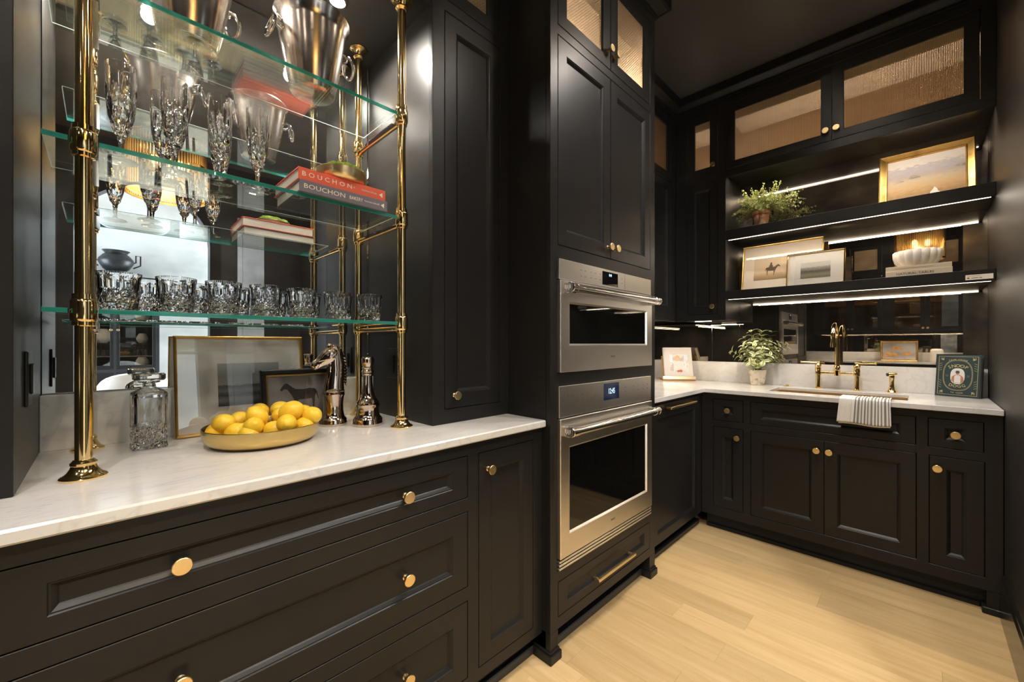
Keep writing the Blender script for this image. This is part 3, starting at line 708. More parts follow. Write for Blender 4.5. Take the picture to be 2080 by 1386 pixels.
# books under the moss bowl
def book(name, label, cat, w, d, t_, mc, group=None, mp=None):
    """spine faces -y, width along x, lies flat; origin at middle of bottom"""
    o = thing(name, label, cat, group=group); c = .0028
    b = MB(); b.box(-w/2, -d/2, 0, w/2, d/2, c); b.box(-w/2, -d/2, t_-c, w/2, d/2, t_); b.box(-w/2, -d/2, c, w/2, -d/2+c, t_-c)
    b.build('cover', mc, o, bevel=.0009)
    MB().box(-w/2+.004, -d/2+c, c, w/2-.004, d/2-.005, t_-c).build('pages', mp or M_PAPER, o); return o
SPB = mx((1, 0, 0), (0, 0, 1), (0, -1, 0), (0, 0, 0))   # text frame on spine (facing -y)
z0 = SH[1]+.0003
k2 = book('cookbook', 'slate purple hardback cookbook at the bottom of the pair', 'book', .272, .225, .034, M_SLATE, 'cookbooks under the moss bowl')
text(k2, 'BOUCHON', .019, T((-.064, -.1130, .017)) @ SPB, M_CREAMC, sx=1.25)
text(k2, 'BAKERY', .015, T((.030, -.1130, .017)) @ SPB, M_CREAMC, sx=.8)
text(k2, 'THOMAS KELLER', .007, T((.082, -.1130, .017)) @ SPB, M_CREAMC)
MM(T((0, -.1130, .017)) @ SPB).prism([(.112, 0), (.124, -.008), (.124, .008)], 0, .0005).build('emblem', M_CREAMC, k2)
k2.location = (-1.25-.113, .532, z0); k2.rotation_euler = (0, 0, pi/2)
k1 = book('cookbook', 'coral red hardback cookbook on top of the slate one', 'book', .270, .225, .036, M_RED, 'cookbooks under the moss bowl')
text(k1, 'B O U C H O N', .019, T((-.052, -.1130, .018)) @ SPB, M_CREAMC, sx=1.15)
text(k1, '*', .014, T((.028, -.1130, .016)) @ SPB, M_CREAMC)
text(k1, 'THOMAS KELLER', .007, T((.078, -.1130, .018)) @ SPB, M_CREAMC)
MM(T((0, -.1130, .018)) @ SPB).prism([(.112, 0), (.124, -.008), (.124, .008)], 0, .0005).build('emblem', M_CREAMC, k1)
k1.location = (-1.255-.113, .528, z0+.0345); k1.rotation_euler = (0, 0, pi/2+.015)
zb = z0+.0709
mb = thing('moss_bowl', 'shallow brass bowl filled with green moss on the red book', 'bowl', (-1.310, .540, zb))
MB().lathe([(0, 0), (.058, 0), (.066, .003), (.0715, .010), (.0745, .022), (.076, .036), (.0745, .0375), (.072, .022), (.060, .010), (0, .006)], 48, (-1.310, .540, zb)).build('bowl', M_SATIN, mb)
b = MB(); rr = random.Random(5)
for i in range(26):
    a = rr.uniform(0, 2*pi); r = .056*math.sqrt(rr.random()); cx_, cy_ = -1.310+r*cos(a), .540+r*sin(a); R = rr.uniform(.014, .021)
    b.lathe([(0, -R*.6)]+[(R*cos(t)*(1+.08*rr.random()), R*sin(t)*.8) for t in [-.5, -.1, .3, .7, 1.1, 1.4]]+[(0, R*.82)], 10, (cx_, cy_, zb+.039+(.052-r)*.35), fn=lambda r, z, a: r*(1+.15*sin(a*5+z*400)))
b.build('moss', M_MOSS, mb, kind='stuff')

# ------------------------------------------------------------------ counter objects
CT = .9155
def picture(name, label, w, h, fw, fd, prof, mframe, mboard, art, window, mart, glass=M_PANE, group=None, inner=None):
    """local frame: u=x, v=z, front=-y, origin bottom centre"""
    t = thing(name, label, 'picture', group=group); M = FB(0)
    MM(M).frame(-w/2, 0, w/2, h, prof, fw).build('frame', mframe, t)
    if inner: MM(M).frame(-w/2+inner[0], inner[0], w/2-inner[0], h-inner[0], inner[2], inner[1]).build('inner_fillet', inner[3], t, label='thin gold inner fillet')
    MM(M).box(-w/2+fw*.4, fw*.4, -.001, w/2-fw*.4, h-fw*.4, .003).build('mat_board', mboard, t)
    a, b_, c, d_ = window
    MM(M).box(a, b_, .003, c, d_, .0042).build('print', mart, t)
    if art: art(t, M)
    if glass: MM(M).box(-w/2+fw*.8, fw*.8, .0062, w/2-fw*.8, h-fw*.8, .0068).build('glass_pane', glass, t)
    return t
def lean(t, base_, h, topback, rz):
    a = math.asin(topback/h); t.location = base_; t.rotation_euler = (-a, 0, rz)
GP = [(0, .010), (.003, .013), (.007, .009)]
def harbour(t, M):
    b = MM(M @ T((0, 0, .0042)))
    b.prism([(-.03, .115), (-.025, .135), (-.022, .165), (-.019, .135), (-.014, .122), (.05, .13), (.09, .118), (.09, .105), (-.08, .105)], 0, .0004); b.build('ink_drawing', M_SEPIAINK, t)
p1 = picture('framed_print', 'large gold framed harbour engraving leaning on the niche splash', .372, .315, .011, .013, GP, M_BRONZE, M_MATBOARD, None, (-.075, .085, .105, .225), M_PIC_ENGRAVE, M_PANE_R, 'pictures on the bar counter')
lean(p1, (-1.594, .340, CT), .315, .045, pi/2+.015)
HORSE = [(-.075, .052), (-.070, .060), (-.062, .070), (-.058, .073), (-.052, .074), (-.038, .062), (-.025, .052), (.0, .050), (.022, .053), (.040, .050), (.048, .040), (.052, .012), (.049, .012), (.044, .034), (.040, .024), (.037, -.002), (.032, -.030), (.028, -.030), (.030, -.004), (.028, .016), (.010, .014), (-.018, .014), (-.020, -.006), (-.019, -.030), (-.024, -.030), (-.027, -.004), (-.033, .018), (-.040, .034), (-.052, .052), (-.062, .054), (-.070, .047)]
def tri_prism(b, poly, h0, h1): b.prism(poly, h0, h1); return b
def horse_art(t, M):
    b = MM(M @ T((.012, .077, .0042))); tri_prism(b, HORSE, 0, .0004); b.build('horse_painting', M_HORSEINK, t)
BP = [(0, .014), (.004, .017), (.013, .015), (.016, .010)]
p2 = picture('framed_painting', 'small black and gold framed painting of a dark horse', .245, .200, .022, .017, BP, M_BLACK, M_PIC_HORSE, horse_art, (-.10, .02, .10, .18), M_PIC_HORSE, M_PANE, 'pictures on the bar counter', inner=(.017, .007, [(0, .010), (.003, .012), (.006, .008)], M_BRONZE))
lean(p2, (-1.548, .497, CT), .200, .035, pi/2+.02)

# decanter
def decanter():
    t = thing('crystal_decanter', 'square cut crystal decanter with a flat stopper on the bar', 'decanter'); n = 64
    def sq(r, a, e=8): return r/((abs(cos(a))**e+abs(sin(a))**e)**(1/e))
    def tri(x): x = x % 1.0; return 1-abs(2*x-1)
    def fn(r, z, a):
        k = max(0, min(1, (.150-z)/.02)) if z < .15 else 0
        e = 8 if z < .148 else 8-6*min(1, (z-.148)/.014)
        rr = sq(r, a, e)
        q = a/(2*pi)*16
        if .002 < z < .062:
            zz = z/.0175; rr -= .0036*(1-max(tri(q+zz*.5), tri(q-zz*.5)))*2
        elif .062 <= z < .135: rr -= .0016*abs(sin(q*pi*.5))*sin((z-.062)/.073*pi)
        return rr
    prof = [(0, 0), (.034, 0)]+[(.038, .002+.146*i/22) for i in range(23)]+[(.036, .153), (.028, .160), (.017, .166), (.0135, .170), (.0135, .178), (.024, .1805), (.024, .184), (.010, .187), (.009, .168), (.020, .158), (.029, .150)]+[(.031, .140), (.030, .02), (.02, .014), (0, .013)]
    b = MB(); b.lathe(prof, n, fn=lambda r, z, a: fn(r, z, a) if r > .0325 and z < .156 else (sq(r, a, 6) if (z < .152 and r > .012 and r < .0325) else r), smooth=False)
    b.build('bottle', M_CRYSTAL, t)
    b = MB(); b.lathe([(0, .172), (.008, .172), (.0085, .183), (.012, .1855), (.030, .1865), (.0335, .190), (.0335, .203), (.030, .2065), (0, .207)], 32, fn=lambda r, z, a: sq(r, a, 7)*(1-.0 if r < .02 else 1), smooth=False); b.build('stopper', M_CRYSTAL, t)
    return t
dc = decanter(); dc.location = (-1.525, .092, CT); dc.rotation_euler = (0, 0, .06)

# fruit bowl and lemons
BC = (-1.378, .338)
fb = thing('fruit_bowl', 'wide shallow brass bowl heaped with lemons on the bar counter', 'bowl', (*BC, CT))
MB().lathe([(0, 0), (.112, 0), (.128, .003), (.141, .012), (.148, .026), (.150, .0505), (.1485, .052), (.147, .050), (.145, .027), (.138, .015), (.125, .007), (0, .004)], 72, (*BC, CT)).build('bowl', M_BRUSHB, fb)
def lemon_mesh():
    b = MB(); P = []
    for i in range(17):
        t = pi*i/16; x = -cos(t)*.0315; r = .0262*sin(t)**.82
        P.append((r, x))
    P[0] = (0, -.0375); P[1] = (.0045, -.0355); P[2] = (.0085, -.0315); P[-1] = (0, .035); P[-2] = (.007, .0325)
    P[3] = (.0155, -.0255)
    b.lathe([(max(r, 0), z) for r, z in P], 22); return b.mesh('lemon', M_LEMON, ang=80)
LM = lemon_mesh()
LEM = [(-1.4000, .243, .976, 'large lemon at the front left of the brass bowl', 2.0, .15), (-1.445, .292, .972, 'lemon tucked behind the large front left one', .9, .2), (-1.370, .268, .951, 'lemon sunk low at the bowl rim, left of the front', 2.2, .1), (-1.420, .235, .951, 'lemon lying lowest at the left end of the bowl', .3, .1),
       (-1.448, .345, .990, 'orange-tinted lemon at the rear, left of the top one', 1.2, .5), (-1.378, .322, .988, 'lemon showing its stem end in the middle of the heap', -.4, .9), (-1.335, .302, .966, 'round lemon at the front centre of the heap', 1.5, .5), (-1.436, .400, .993, 'topmost lemon at the rear of the heap', .6, .2),
       (-1.395, .390, .978, 'lemon nestled left of the biggest lemon', 1.0, .4), (-1.312, .348, .954, 'lemon at the front rim between two big ones', 1.9, .1), (-1.332, .290, .947, 'lemon lying lowest at the front rim of the bowl', 1.5, .1), (-1.325, .397, 1.000, 'biggest lemon, on top right of the heap', 2.3, .5),
       (-1.280, .372, .974, 'lemon in front of the biggest lemon', 1.3, .1), (-1.303, .447, .985, 'lemon with its tip pointing right on top of the right side', 1.9, .1), (-1.302, .425, .957, 'lemon low at the right front rim', 1.7, .1), (-1.350, .455, .960, 'lemon at the right end of the bowl', 1.3, .2), (-1.400, .455, .980, 'lemon behind the biggest lemon at the rear right', .7, .2),
       (-1.39, .30, .950, 'lemon buried in the left middle of the bowl', .4, .2), (-1.365, .365, .945, 'lemon buried in the centre of the bowl', 1.4, .2), (-1.44, .32, .947, 'lemon buried at the rear of the bowl', 2.4, .2), (-1.41, .405, .945, 'lemon buried at the right rear of the bowl', .2, .2)]
for i, (x, y, z, lab, rz, tilt) in enumerate(LEM):
    o = bpy.data.objects.new('lemon', LM); COL.objects.link(o); o.location = (x, y, z+.002)
    o.rotation_euler = (pi/2-tilt, 0, rz); s_ = 1.0 if i < 17 else .9
    if i == 11: s_ = 1.14
    o.scale = (s_,)*3
    tag(o, lab, 'lemon', 'lemons in the brass bowl')

# chess pieces
kn = thing('knight_chess_piece', 'large bronze chrome knight chess piece on the bar counter', 'ornament')
b = MB(); b.lathe([(0, 0), (.044, 0), (.046, .004), (.046, .010), (.044, .013), (.0445, .020), (.042, .024), (.0365, .030), (.033, .05), (.0325, .075), (.035, .100), (.0375, .106), (.0385, .110), (.036, .1125), (.0385, .115), (.036, .1175), (.038, .121), (.034, .126), (.030, .132), (0, .133)], 48)
b.build('pedestal', M_CHESS, kn)
def loft(b, secs, n=20):
    vs = []; fs = []
    for (cx_, cz, dx, dz, ha, hb) in secs:     # centre, in-plane half-axis direction, half length a, half thickness b (y)
        for i in range(n):
            t = 2*pi*i/n; ca = math.copysign(abs(cos(t))**.85, cos(t)); sb = math.copysign(abs(sin(t))**.85, sin(t))
            vs.append((cx_+dx*ha*ca, hb*sb, cz+dz*ha*ca))
    for j in range(len(secs)-1):
        for i in range(n): fs.append((j*n+i, j*n+(i+1) % n, (j+1)*n+(i+1) % n, (j+1)*n+i))
    fs.append(tuple(reversed(range(n)))); fs.append(tuple(range((len(secs)-1)*n, len(secs)*n))); b.add(vs, fs, True)
def dirn(a): return (cos(radians(a)), sin(radians(a)))
b = MB()   # faces -x
loft(b, [(0, .120, *dirn(0), .036, .033), (.001, .145, *dirn(3), .034, .028), (.004, .170, *dirn(8), .031, .023), (.007, .195, *dirn(15), .030, .021), (.006, .220, *dirn(25), .032, .021), (.002, .243, *dirn(38), .033, .021), (-.004, .262, *dirn(52), .027, .018), (-.008, .274, *dirn(60), .015, .011)])
loft(b, [(.016, .256, *dirn(100), .020, .017), (.002, .252, *dirn(106), .029, .023), (-.012, .245, *dirn(112), .031, .025), (-.026, .235, *dirn(118), .0265, .0215), (-.039, .225, *dirn(122), .0210, .0175), (-.051, .217, *dirn(124), .0175, .0160), (-.060, .211, *dirn(126), .0170, .0165), (-.066, .207, *dirn(126), .0145, .0145), (-.070, .204, *dirn(126), .0080, .0090)])
b.build('horse_head', M_CHESS, kn, ang=80)
b = MB()
for s_ in (-1, 1):
    b.cyl((-.010, .010*s_, .262), (-.004, .013*s_, .288), .0075, .0008, 8)
    b.lathe([(0, -.004), (.0035, -.002), (.004, 0), (.0035, .002), (0, .004)], 12, (-.020, .0235*s_, .250))
    b.tube([(-.012, .018*s_, .276), (-.040, .0175*s_, .240), (-.052, .0140*s_, .205)], .0018, 6)
    b.tube([(.012, .021*s_, .262), (-.014, .0255*s_, .236), (-.050, .0165*s_, .226)], .0018, 6)
    b.tube([(-.060, .0170*s_, .222), (-.067, .0160*s_, .213), (-.060, .0165*s_, .205)], .0016, 6)
b.build('ears_and_bridle', M_CHESS, kn)
b = MB()
C = [(-.014, .284), (.004, .282), (.018, .273), (.029, .258), (.036, .239), (.039, .218), (.040, .196), (.040, .175), (.039, .155), (.036, .138)]
for i in range(len(C)-1):
    for q in range(2):
        f = q/2; x = C[i][0]*(1-f)+C[i+1][0]*f; z = C[i][1]*(1-f)+C[i+1][1]*f
        nx, nz = (C[i+1][1]-C[i][1]), -(C[i+1][0]-C[i][0]); l = math.hypot(nx, nz); nx, nz = -nx/l, -nz/l
        b.tube([(x-nx*.010, -.004, z-nz*.010+.004), (x, 0, z), (x+nx*.004+.001, .003, z-.009)], [.006, .0055, .0012], 8)
b.build('mane', M_CHESS, kn)
kn.location = (-1.482, .583, CT); kn.rotation_euler = (0, 0, math.atan2(-.93, -.37)+pi+.12)
qn = thing('pawn_chess_piece', 'bronze chrome round-topped chess piece beside the knight', 'ornament', (-1.392, .668, CT))
b = MB(); b.lathe([(0, 0), (.049, 0), (.051, .003), (.051, .010), (.0495, .013), (.0495, .022), (.046, .028), (.041, .034), (.0385, .045), (.0375, .060), (.0395, .068), (.0405, .074), (.037, .077), (.0395, .080), (.0345, .086), (.026, .100), (.0195, .120), (.0160, .150), (.0152, .175), (.0185, .178), (.0205, .182), (.0185, .186), (.0215, .190), (.019, .194), (.0170, .198), (.0200, .203), (.0165, .207), (.0195, .213), (.0215, .222), (.0220, .230), (.0205, .238), (.0165, .242), (.010, .2395), (0, .239)], 48, (-1.392, .668, CT))
b.build('turned_body', M_CHESS, qn)

# ------------------------------------------------------------------ oven tower
tw = thing('oven_tower_cabinet', 'tall black cabinet housing the two steel ovens', 'cabinet', (-1.3, 1.61, 0)); M = FL(TX)
OV2 = (1.2272, 1.092, 1.980, 1.5325); OV1 = (1.2272, .333, 1.980, 1.043)
D1 = (1.2315, 1.583, 1.6105, 2.3925); D2 = (1.6105, 1.583, 1.9895, 2.3925)
U1 = (1.2315, 2.430, 1.6105, 2.86); U2 = (1.6105, 2.430, 1.9895, 2.86); DD = (1.2335, .154, 1.985, .2895)
face(tw, M, (TY0, .11, TY1, CEIL), [OV1, OV2, (1.2315, 1.583, 1.9895, 2.3925), (1.2315, 2.43, 1.9895, 2.86), DD])
b = MB(); b.box(-1.70, TY0, 0, TX-.0225, TY0+.018, CEIL); b.box(-1.70, TY1-.018, 0, TX-.0225, TY1, CEIL)
b.build('side_panel', M_BLACK, tw)
b = MB(); b.box(-1.69, TY0+.019, .12, TX-.55, TY1-.019, 2.41); b.box(-1.6, TY0+.019, .295, TX-.03, TY1-.019, .325); b.box(-1.6, TY0+.019, 1.047, TX-.03, TY1-.019, 1.088); b.box(-1.6, TY0+.019, 1.536, TX-.03, TY1-.019, 1.58); b.box(-1.6, TY0+.019, 2.395, TX-.03, TY1-.019, 2.425)
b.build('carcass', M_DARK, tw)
MB().box(-1.65, TY0+.019, 2.4255, -1.645, TY1-.019, 2.98).build('interior_back', M_WALNUT, tw)
MB().box(-1.645, TY0+.019, 2.4255, TX-.05, TY1-.019, 2.430).build('interior_floor', M_WALNUT, tw)
MB().box(-1.645, TY0+.019, 2.80, TX-.12, TY1-.019, 2.81).build('bright_band_panel', M_SAND, tw)  # added pale panel, its colour imitates the lit upper part of the interior
o = panel_door(tw, M, *D1, .053, .057); knob(o, M, 1.5845, 1.632, .98)
o = panel_door(tw, M, *D2, .053, .057); knob(o, M, 1.6385, 1.632, .98)
o = hole_door(tw, M, *U1, (1.290, 2.484, 1.549, 2.807)); knob(o, M, 1.5870, 2.508, .98)
o = hole_door(tw, M, *U2, (1.672, 2.484, 1.930, 2.807)); knob(o, M, 1.6400, 2.508, .98)
o = panel_door(tw, M, *DD, .055, .034, 'drawer'); pull(o, M, 1.463, 1.775, .213)
# legs with plinth blocks
for a, c in ((TY0, 1.2335), (1.985, TY1)):
    b = MB(); b.box(TX-.09, a, 0, TX-.0005, c, .1095); lg = b.build('leg', M_BLACK, tw)
    b = MB(); b.box(TX-.10, a-.010, 0, TX+.011, c+.010, .034); b.box(TX-.10, a-.004, .034, TX+.005, c+.004, .045); b.build('plinth_block', M_BLACK, lg, bevel=.002)
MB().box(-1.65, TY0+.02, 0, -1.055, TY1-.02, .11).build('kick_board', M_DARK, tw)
MB().box(-1.055, 1.236, 0, -1.022, 1.984, .034).build('shoe_strip', M_SHOE, tw, bevel=.004)
area('cabinet_lamp', (-1.3, 1.61, 2.44), .4, .6, 2.6, WARM, (pi, 0, 0))

def oven(name, label, zb, zt, zsplit, g, scr, scr_txt, zh, louvre, group):
    t = thing(name, label, 'oven', (-1.2, 1.6035, zb), group); M = FL(TX); y0, y1 = 1.2285, 1.9788
    MB().box(-1.5, y0+.01, zb+.01, TX-.001, y1-.01, zt-.01).build('housing', M_DARK, t)
    o = MM(M).rings([(y0, zsplit+.002, y1, zt-.001, -.01), (y0, zsplit+.002, y1, zt-.001, .0085), (y0+.0015, zsplit+.0035, y1-.0015, zt-.0025, .010)]).build('control_panel', M_STEEL, t)
    u0, u1, v0, v1 = scr
    s_ = MM(M).box(u0, v0, .010, u1, v1, .0106).build('display', M_SCREEN if louvre else M_OVENGLASS, o)
    if not louvre: MM(M).box(1.7165, zsplit+.004, .0095, 1.7175, zt-.003, .0103).build('panel_seam', M_INK, o)
    text(s_, scr_txt[0], scr_txt[1], M @ T(((u0+u1)/2+scr_txt[2], (v0+v1)/2+scr_txt[3], .0108)), M_GLYPH, 'digits', sx=.75)
    b = MM(M); n = 0
    for (ua, ub, cnt, rows) in scr_txt[4]:
        for r in rows:
            for i in range(cnt):
                u = ua+(ub-ua)*i/max(1, cnt-1); b.box(u-.0045-.002*(i % 2), r-.0008, .010, u+.0045, r+.0008, .0103)
    b.build('touch_marks', M_INK, o)
    zd0 = zb+(.044 if louvre else .0)
    a, c, d_, e = g
    b = MM(M); b.slab([y0, a, d_, y1], [zd0+.001, c, e, zsplit-.002], lambda x, z: not (a < x < d_ and c < z < e), -.01, .016)
    dr = b.build('door', M_STEEL, t, bevel=.0025)
    MM(M).frame(a, c, d_, e, [(0, .0155), (.006, .009)], .008).build('window_bezel', M_STEEL, dr)
    MM(M).box(a+.002, c+.002, -.005, d_-.002, e-.002, .0095).build('door_glass', M_OVENGLASS, dr)
    text(dr, 'WOLF', .0125, M @ T(((y0+y1)/2, (zd0+c)/2+.002, .0162)), M_INK)
    ya, yb = 1.262, 1.946
    for u in (ya, yb):
        b = MM(M); b.box(u-.014, zh-.019, .016, u+.014, zh+.019, .050)
        b.cyl((u-.014, zh, .050), (u+.014, zh, .050), .019, n=24)
        b.build('handle_bracket', M_HANDLE, dr, bevel=.002)
    b = MM(M); b.cyl((ya+.0142, zh, .052), (yb+.032, zh, .052), .0160, n=32)
    for u in (ya+.019, yb+.026): b.cyl((u-.0048, zh, .052), (u+.0048, zh, .052), .0182, n=32)
    hd = b.build('handle_bar', M_HANDLE, dr)
    # square W emblem on the side of the near bracket
    Mb = mx((1, 0, 0), (0, 0, 1), (0, -1, 0), (TX+.034, ya-.0142, zh))
    b = MM(Mb); b.box(-.016, -.0175, 0, .024, .0175, .001); b.build('emblem_plate', M_STEEL, hd)
    b = MM(Mb @ T((0, 0, .001)))
    for q in (-.010, .000, .010): b.box(q, -.009, 0, q+.005, .010, .0005)
    b.box(-.010, -.009, 0, .015, -.005, .0005); b.build('emblem', M_WHITE, hd)
    if louvre:
        for i in range(3):
            z = zb+.003+.0135*i
            MM(M).box(y0, z, -.008, y1, z+.0085, .012).build('louvre', M_STEEL, t, bevel=.001)
    return t
oven('steam_oven', 'upper stainless steel oven with a wide black window', 1.093, 1.5315, 1.4507, (1.2854, 1.1988, 1.9213, 1.3655),
     (1.527, 1.654, 1.461, 1.520), ('8:44', .017, .0, .016, [(1.37, 1.40, 2, (1.503, 1.479)), (1.44, 1.51, 3, (1.503, 1.479)), (1.69, 1.69, 1, (1.503, 1.482))]), 1.418, False, 'stainless ovens')
oven('wall_oven', 'lower stainless steel oven with a large black window', .334, 1.042, .917, (1.2854, .4665, 1.9229, .8035),
     (1.537, 1.664, .957, 1.030), ('12:45', .034, 0, 0, [(1.28, 1.41, 5, (1.002, .973)), (1.47, 1.47, 1, (.985,)), (1.72, 1.72, 1, (1.002, .982)), (1.80, 1.94, 4, (1.002, .982))]), .868, True, 'stainless ovens')

# ------------------------------------------------------------------ left run beyond the tower
dw = thing('base_cabinet', 'black dishwasher-front base cabinet right of the ovens', 'cabinet', (-1.3, 2.4, 0)); M = FL(-1.015)
face(dw, M, (TY1+.001, .10, 2.7895, .889), [(2.090, .10+.0, 2.735, .872)])
MB().box(-1.69, TY1+.001, .10, -1.038, 2.7895, .888).build('carcass', M_DARK, dw)
b = MM(M); u0, v0, u1, v1 = 2.093, .102, 2.732, .869
o = MM(M).rings([(u0, v0, u1, v1, -.02), (u0, v0, u1, v1, 0), (2.150, .155, 2.672, .79, 0), (2.152, .157, 2.670, .788, -.0025), (2.1545, .1595, 2.6675, .7855, -.003), (2.161, .166, 2.661, .779, -.0085), (2.1635, .1685, 2.6585, .7765, -.011)]).build('door', M_BLACK, dw)
pull(o, M, 2.245, 2.615, .842)
MB().box(-1.69, TY1+.001, 0, -1.075, 2.835, .10).build('kick_board', M_DARK, dw)
MB().box(-1.075, TY1+.001, 0, -1.045, 2.833, .03).build('shoe_strip', M_BLACK, dw, bevel=.004)

uw = thing('wall_cabinet', 'black wall cabinet above the counter right of the ovens', 'cabinet', (-1.5, 2.55, 1.37)); M = FL(-1.30)
g1, g2, g3 = 2.095, 2.527, 2.962
holes = [(g1, 1.42, g3, 2.395), (g1, 2.415, g3, 2.86)]
face(uw, M, (TY1+.001, 1.37, 3.0545, CEIL), holes)
hollow(uw, (-1.689, TY1+.001, 1.378), (-1.322, 3.0545, 2.405), '+x', M_BLACK, name='lower_carcass')
hollow(uw, (-1.689, TY1+.001, 2.405), (-1.322, 3.0545, 2.999), '+x', M_WALNUT, name='upper_carcass')
for a, c in ((g1, g2+.0015), (g2-.0015, g3)):
    o = panel_door(uw, M, a, 1.42, c, 2.395, .05, .057)
    o = hole_door(uw, M, a, 2.415, c, 2.86, (a+.05, 2.465, c-.05, 2.80))
area('cabinet_lamp', (-1.5, 2.55, 2.43), .15, .8, 1.2, WARM, (pi, 0, 0))
def led(name, lab, lo, hi, grp='led strip lights'):
    t = thing(name, lab, 'lamp', (lo[0], lo[1], lo[2]), grp); MB().box(*lo, *hi).build('diffuser', M_LED, t)
    return t
led('led_strip', 'bright strip light under the wall cabinet right of the ovens', (-1.44, 2.2, 1.371), (-1.425, 2.95, 1.377))
led('puck_light', 'small bright light bar under the narrow corner wall cabinet', (-1.17, 3.085, 1.366), (-1.06, 3.105, 1.3698))

# ------------------------------------------------------------------ back wall
bb = thing('base_cabinet', 'black sink base cabinet under the back marble counter', 'cabinet', (-.37, 3.1, 0)); M = FB(2.79)
H1 = (-.9455, .7135, -.7685, .8505); H2 = (-.9435, .1575, -.7665, .6735); H3 = (-.7295, .7135, -.0105, .8505); H4 = (-.728, .1575, -.0085, .6735)
H5 = (.0298, .7135, .2070, .8505); H6 = (.0335, .1555, .2095, .6735)
H2 = (-.9435, .1575, -.7685, .6735)
face(bb, M, (-1.0145, .10, .2625, .889), [H1, H2, H3, H4, H5, H6])
MB().box(-1.0, 2.813, .10, .2625, 3.39, .70).build('carcass', M_DARK, bb)
o = panel_door(bb, M, *H1, .053, .040, 'drawer'); knob(o, M @ T((0, 0, -.0105)), -.8598+.002, .7815, 1.0)
o = panel_door(bb, M, *H2, .053, .057); knob(o, M, -.7995, .618, 1.0)
o = panel_door(bb, M, *H3, .053, .036, 'sink_panel')
o = panel_door(bb, M, H4[0], H4[1], -.3670, H4[3], .055, .057); knob(o, M, -.4005, .6155, 1.0)
o = panel_door(bb, M, -.3700, H4[1], H4[2], H4[3], .055, .057); knob(o, M, -.3455, .6155, 1.0)
o = panel_door(bb, M, *H5, .053, .036, 'drawer'); knob(o, M @ T((0, 0, -.0105)), .1195, .7805, 1.06)
o = panel_door(bb, M, *H6, .055, .055); knob(o, M, .0605, .6165, 1.04)
b = MB(); b.box(.2135, 2.7905, 0, .2625, 2.86, .0995); lg = b.build('leg', M_BLACK, bb)
b = MB(); b.box(.1995, 2.778, 0, .2635, 2.86, .030); b.build('plinth_block', M_BLACK, lg, bevel=.003)
MB().box(-1.0, 2.848, 0, .2625, 2.90, .10).build('kick_board', M_DARK, bb)
MB().box(-1.0, 2.833, 0, .2, 2.848, .022).build('shoe_strip', M_BLACK, bb, bevel=.004)

bc = thing('marble_countertop', 'L-shaped white marble counter with splash round the brass sink', 'countertop', (-.7, 3.0, .889))
SX0, SX1, SY0, SY1 = -.665, -.040, 2.896, 3.215
MB().slab([-1.669, -.988, SX0, SX1, .2625], [TY1+.002, 2.765, SY0, SY1, 3.378],
          lambda x, y: (x < -.988 or y > 2.765) and not (SX0 < x < SX1 and SY0 < y < SY1), .889, .915).build('slab', M_MARBLE, bc, bevel=.0022)
MB().box(-1.648, 3.358, .915, .2625, 3.378, 1.067).build('splash', M_MARBLE, bc, bevel=.0015)
MB().box(-1.668, TY1+.002, .915, -1.648, 3.378, 1.067).build('splash', M_MARBLE, bc, bevel=.0015)
sk = thing('brass_sink', 'undermounted brushed brass sink in the back counter', 'sink', (-.35, 3.05, .70))
b = MB(); x0, x1, y0, y1, zt_, zb_ = SX0+.004, SX1-.004, SY0+.004, SY1-.005, .8980, .70
b.add([(x0, y0, zt_), (x1, y0, zt_), (x1, y1, zt_), (x0, y1, zt_), (x0+.006, y0+.006, zb_), (x1-.006, y0+.006, zb_), (x1-.006, y1-.006, zb_), (x0+.006, y1-.006, zb_)],
      [(0, 1, 5, 4), (1, 2, 6, 5), (2, 3, 7, 6), (3, 0, 4, 7), (4, 5, 6, 7)])
o = b.build('basin', M_SATIN, sk, fix=False); sd = o.modifiers.new('solid', 'SOLIDIFY'); sd.thickness = .002
MB().lathe([(0, .7025), (.04, .7025), (.042, .7045), (.03, .706), (0, .706)], 24, (-.35, 3.06, 0)).build('drain', M_BRASS, sk)

mb2 = thing('backsplash_mirror', 'smoked antique mirror panels behind the back counter and shelves', 'mirror', (-.7, 3.385, 1.067))
MB().box(-.951, 3.380, 1.0675, .264, 3.388, 2.385).build('mirror_panel', M_MIRROR_B, mb2)
MB().box(-1.150, 3.380, 1.0675, -.9545, 3.388, 1.376).build('mirror_panel', M_MIRROR_B, mb2)
MB().box(-1.668, 3.380, 1.0675, -1.153, 3.388, 1.376).build('mirror_panel', M_MIRROR_B, mb2)
MB().box(-1.676, TY1+.002, 1.0675, -1.668, 3.379, 1.376).build('mirror_panel', M_MIRROR_B, mb2)
for x in (-.953, -1.1515): MB().box(x-.0014, 3.3785, 1.0675, x+.0014, 3.3805, 2.385 if x > -1 else 1.376).build('joint_strip', M_CHROME, mb2)

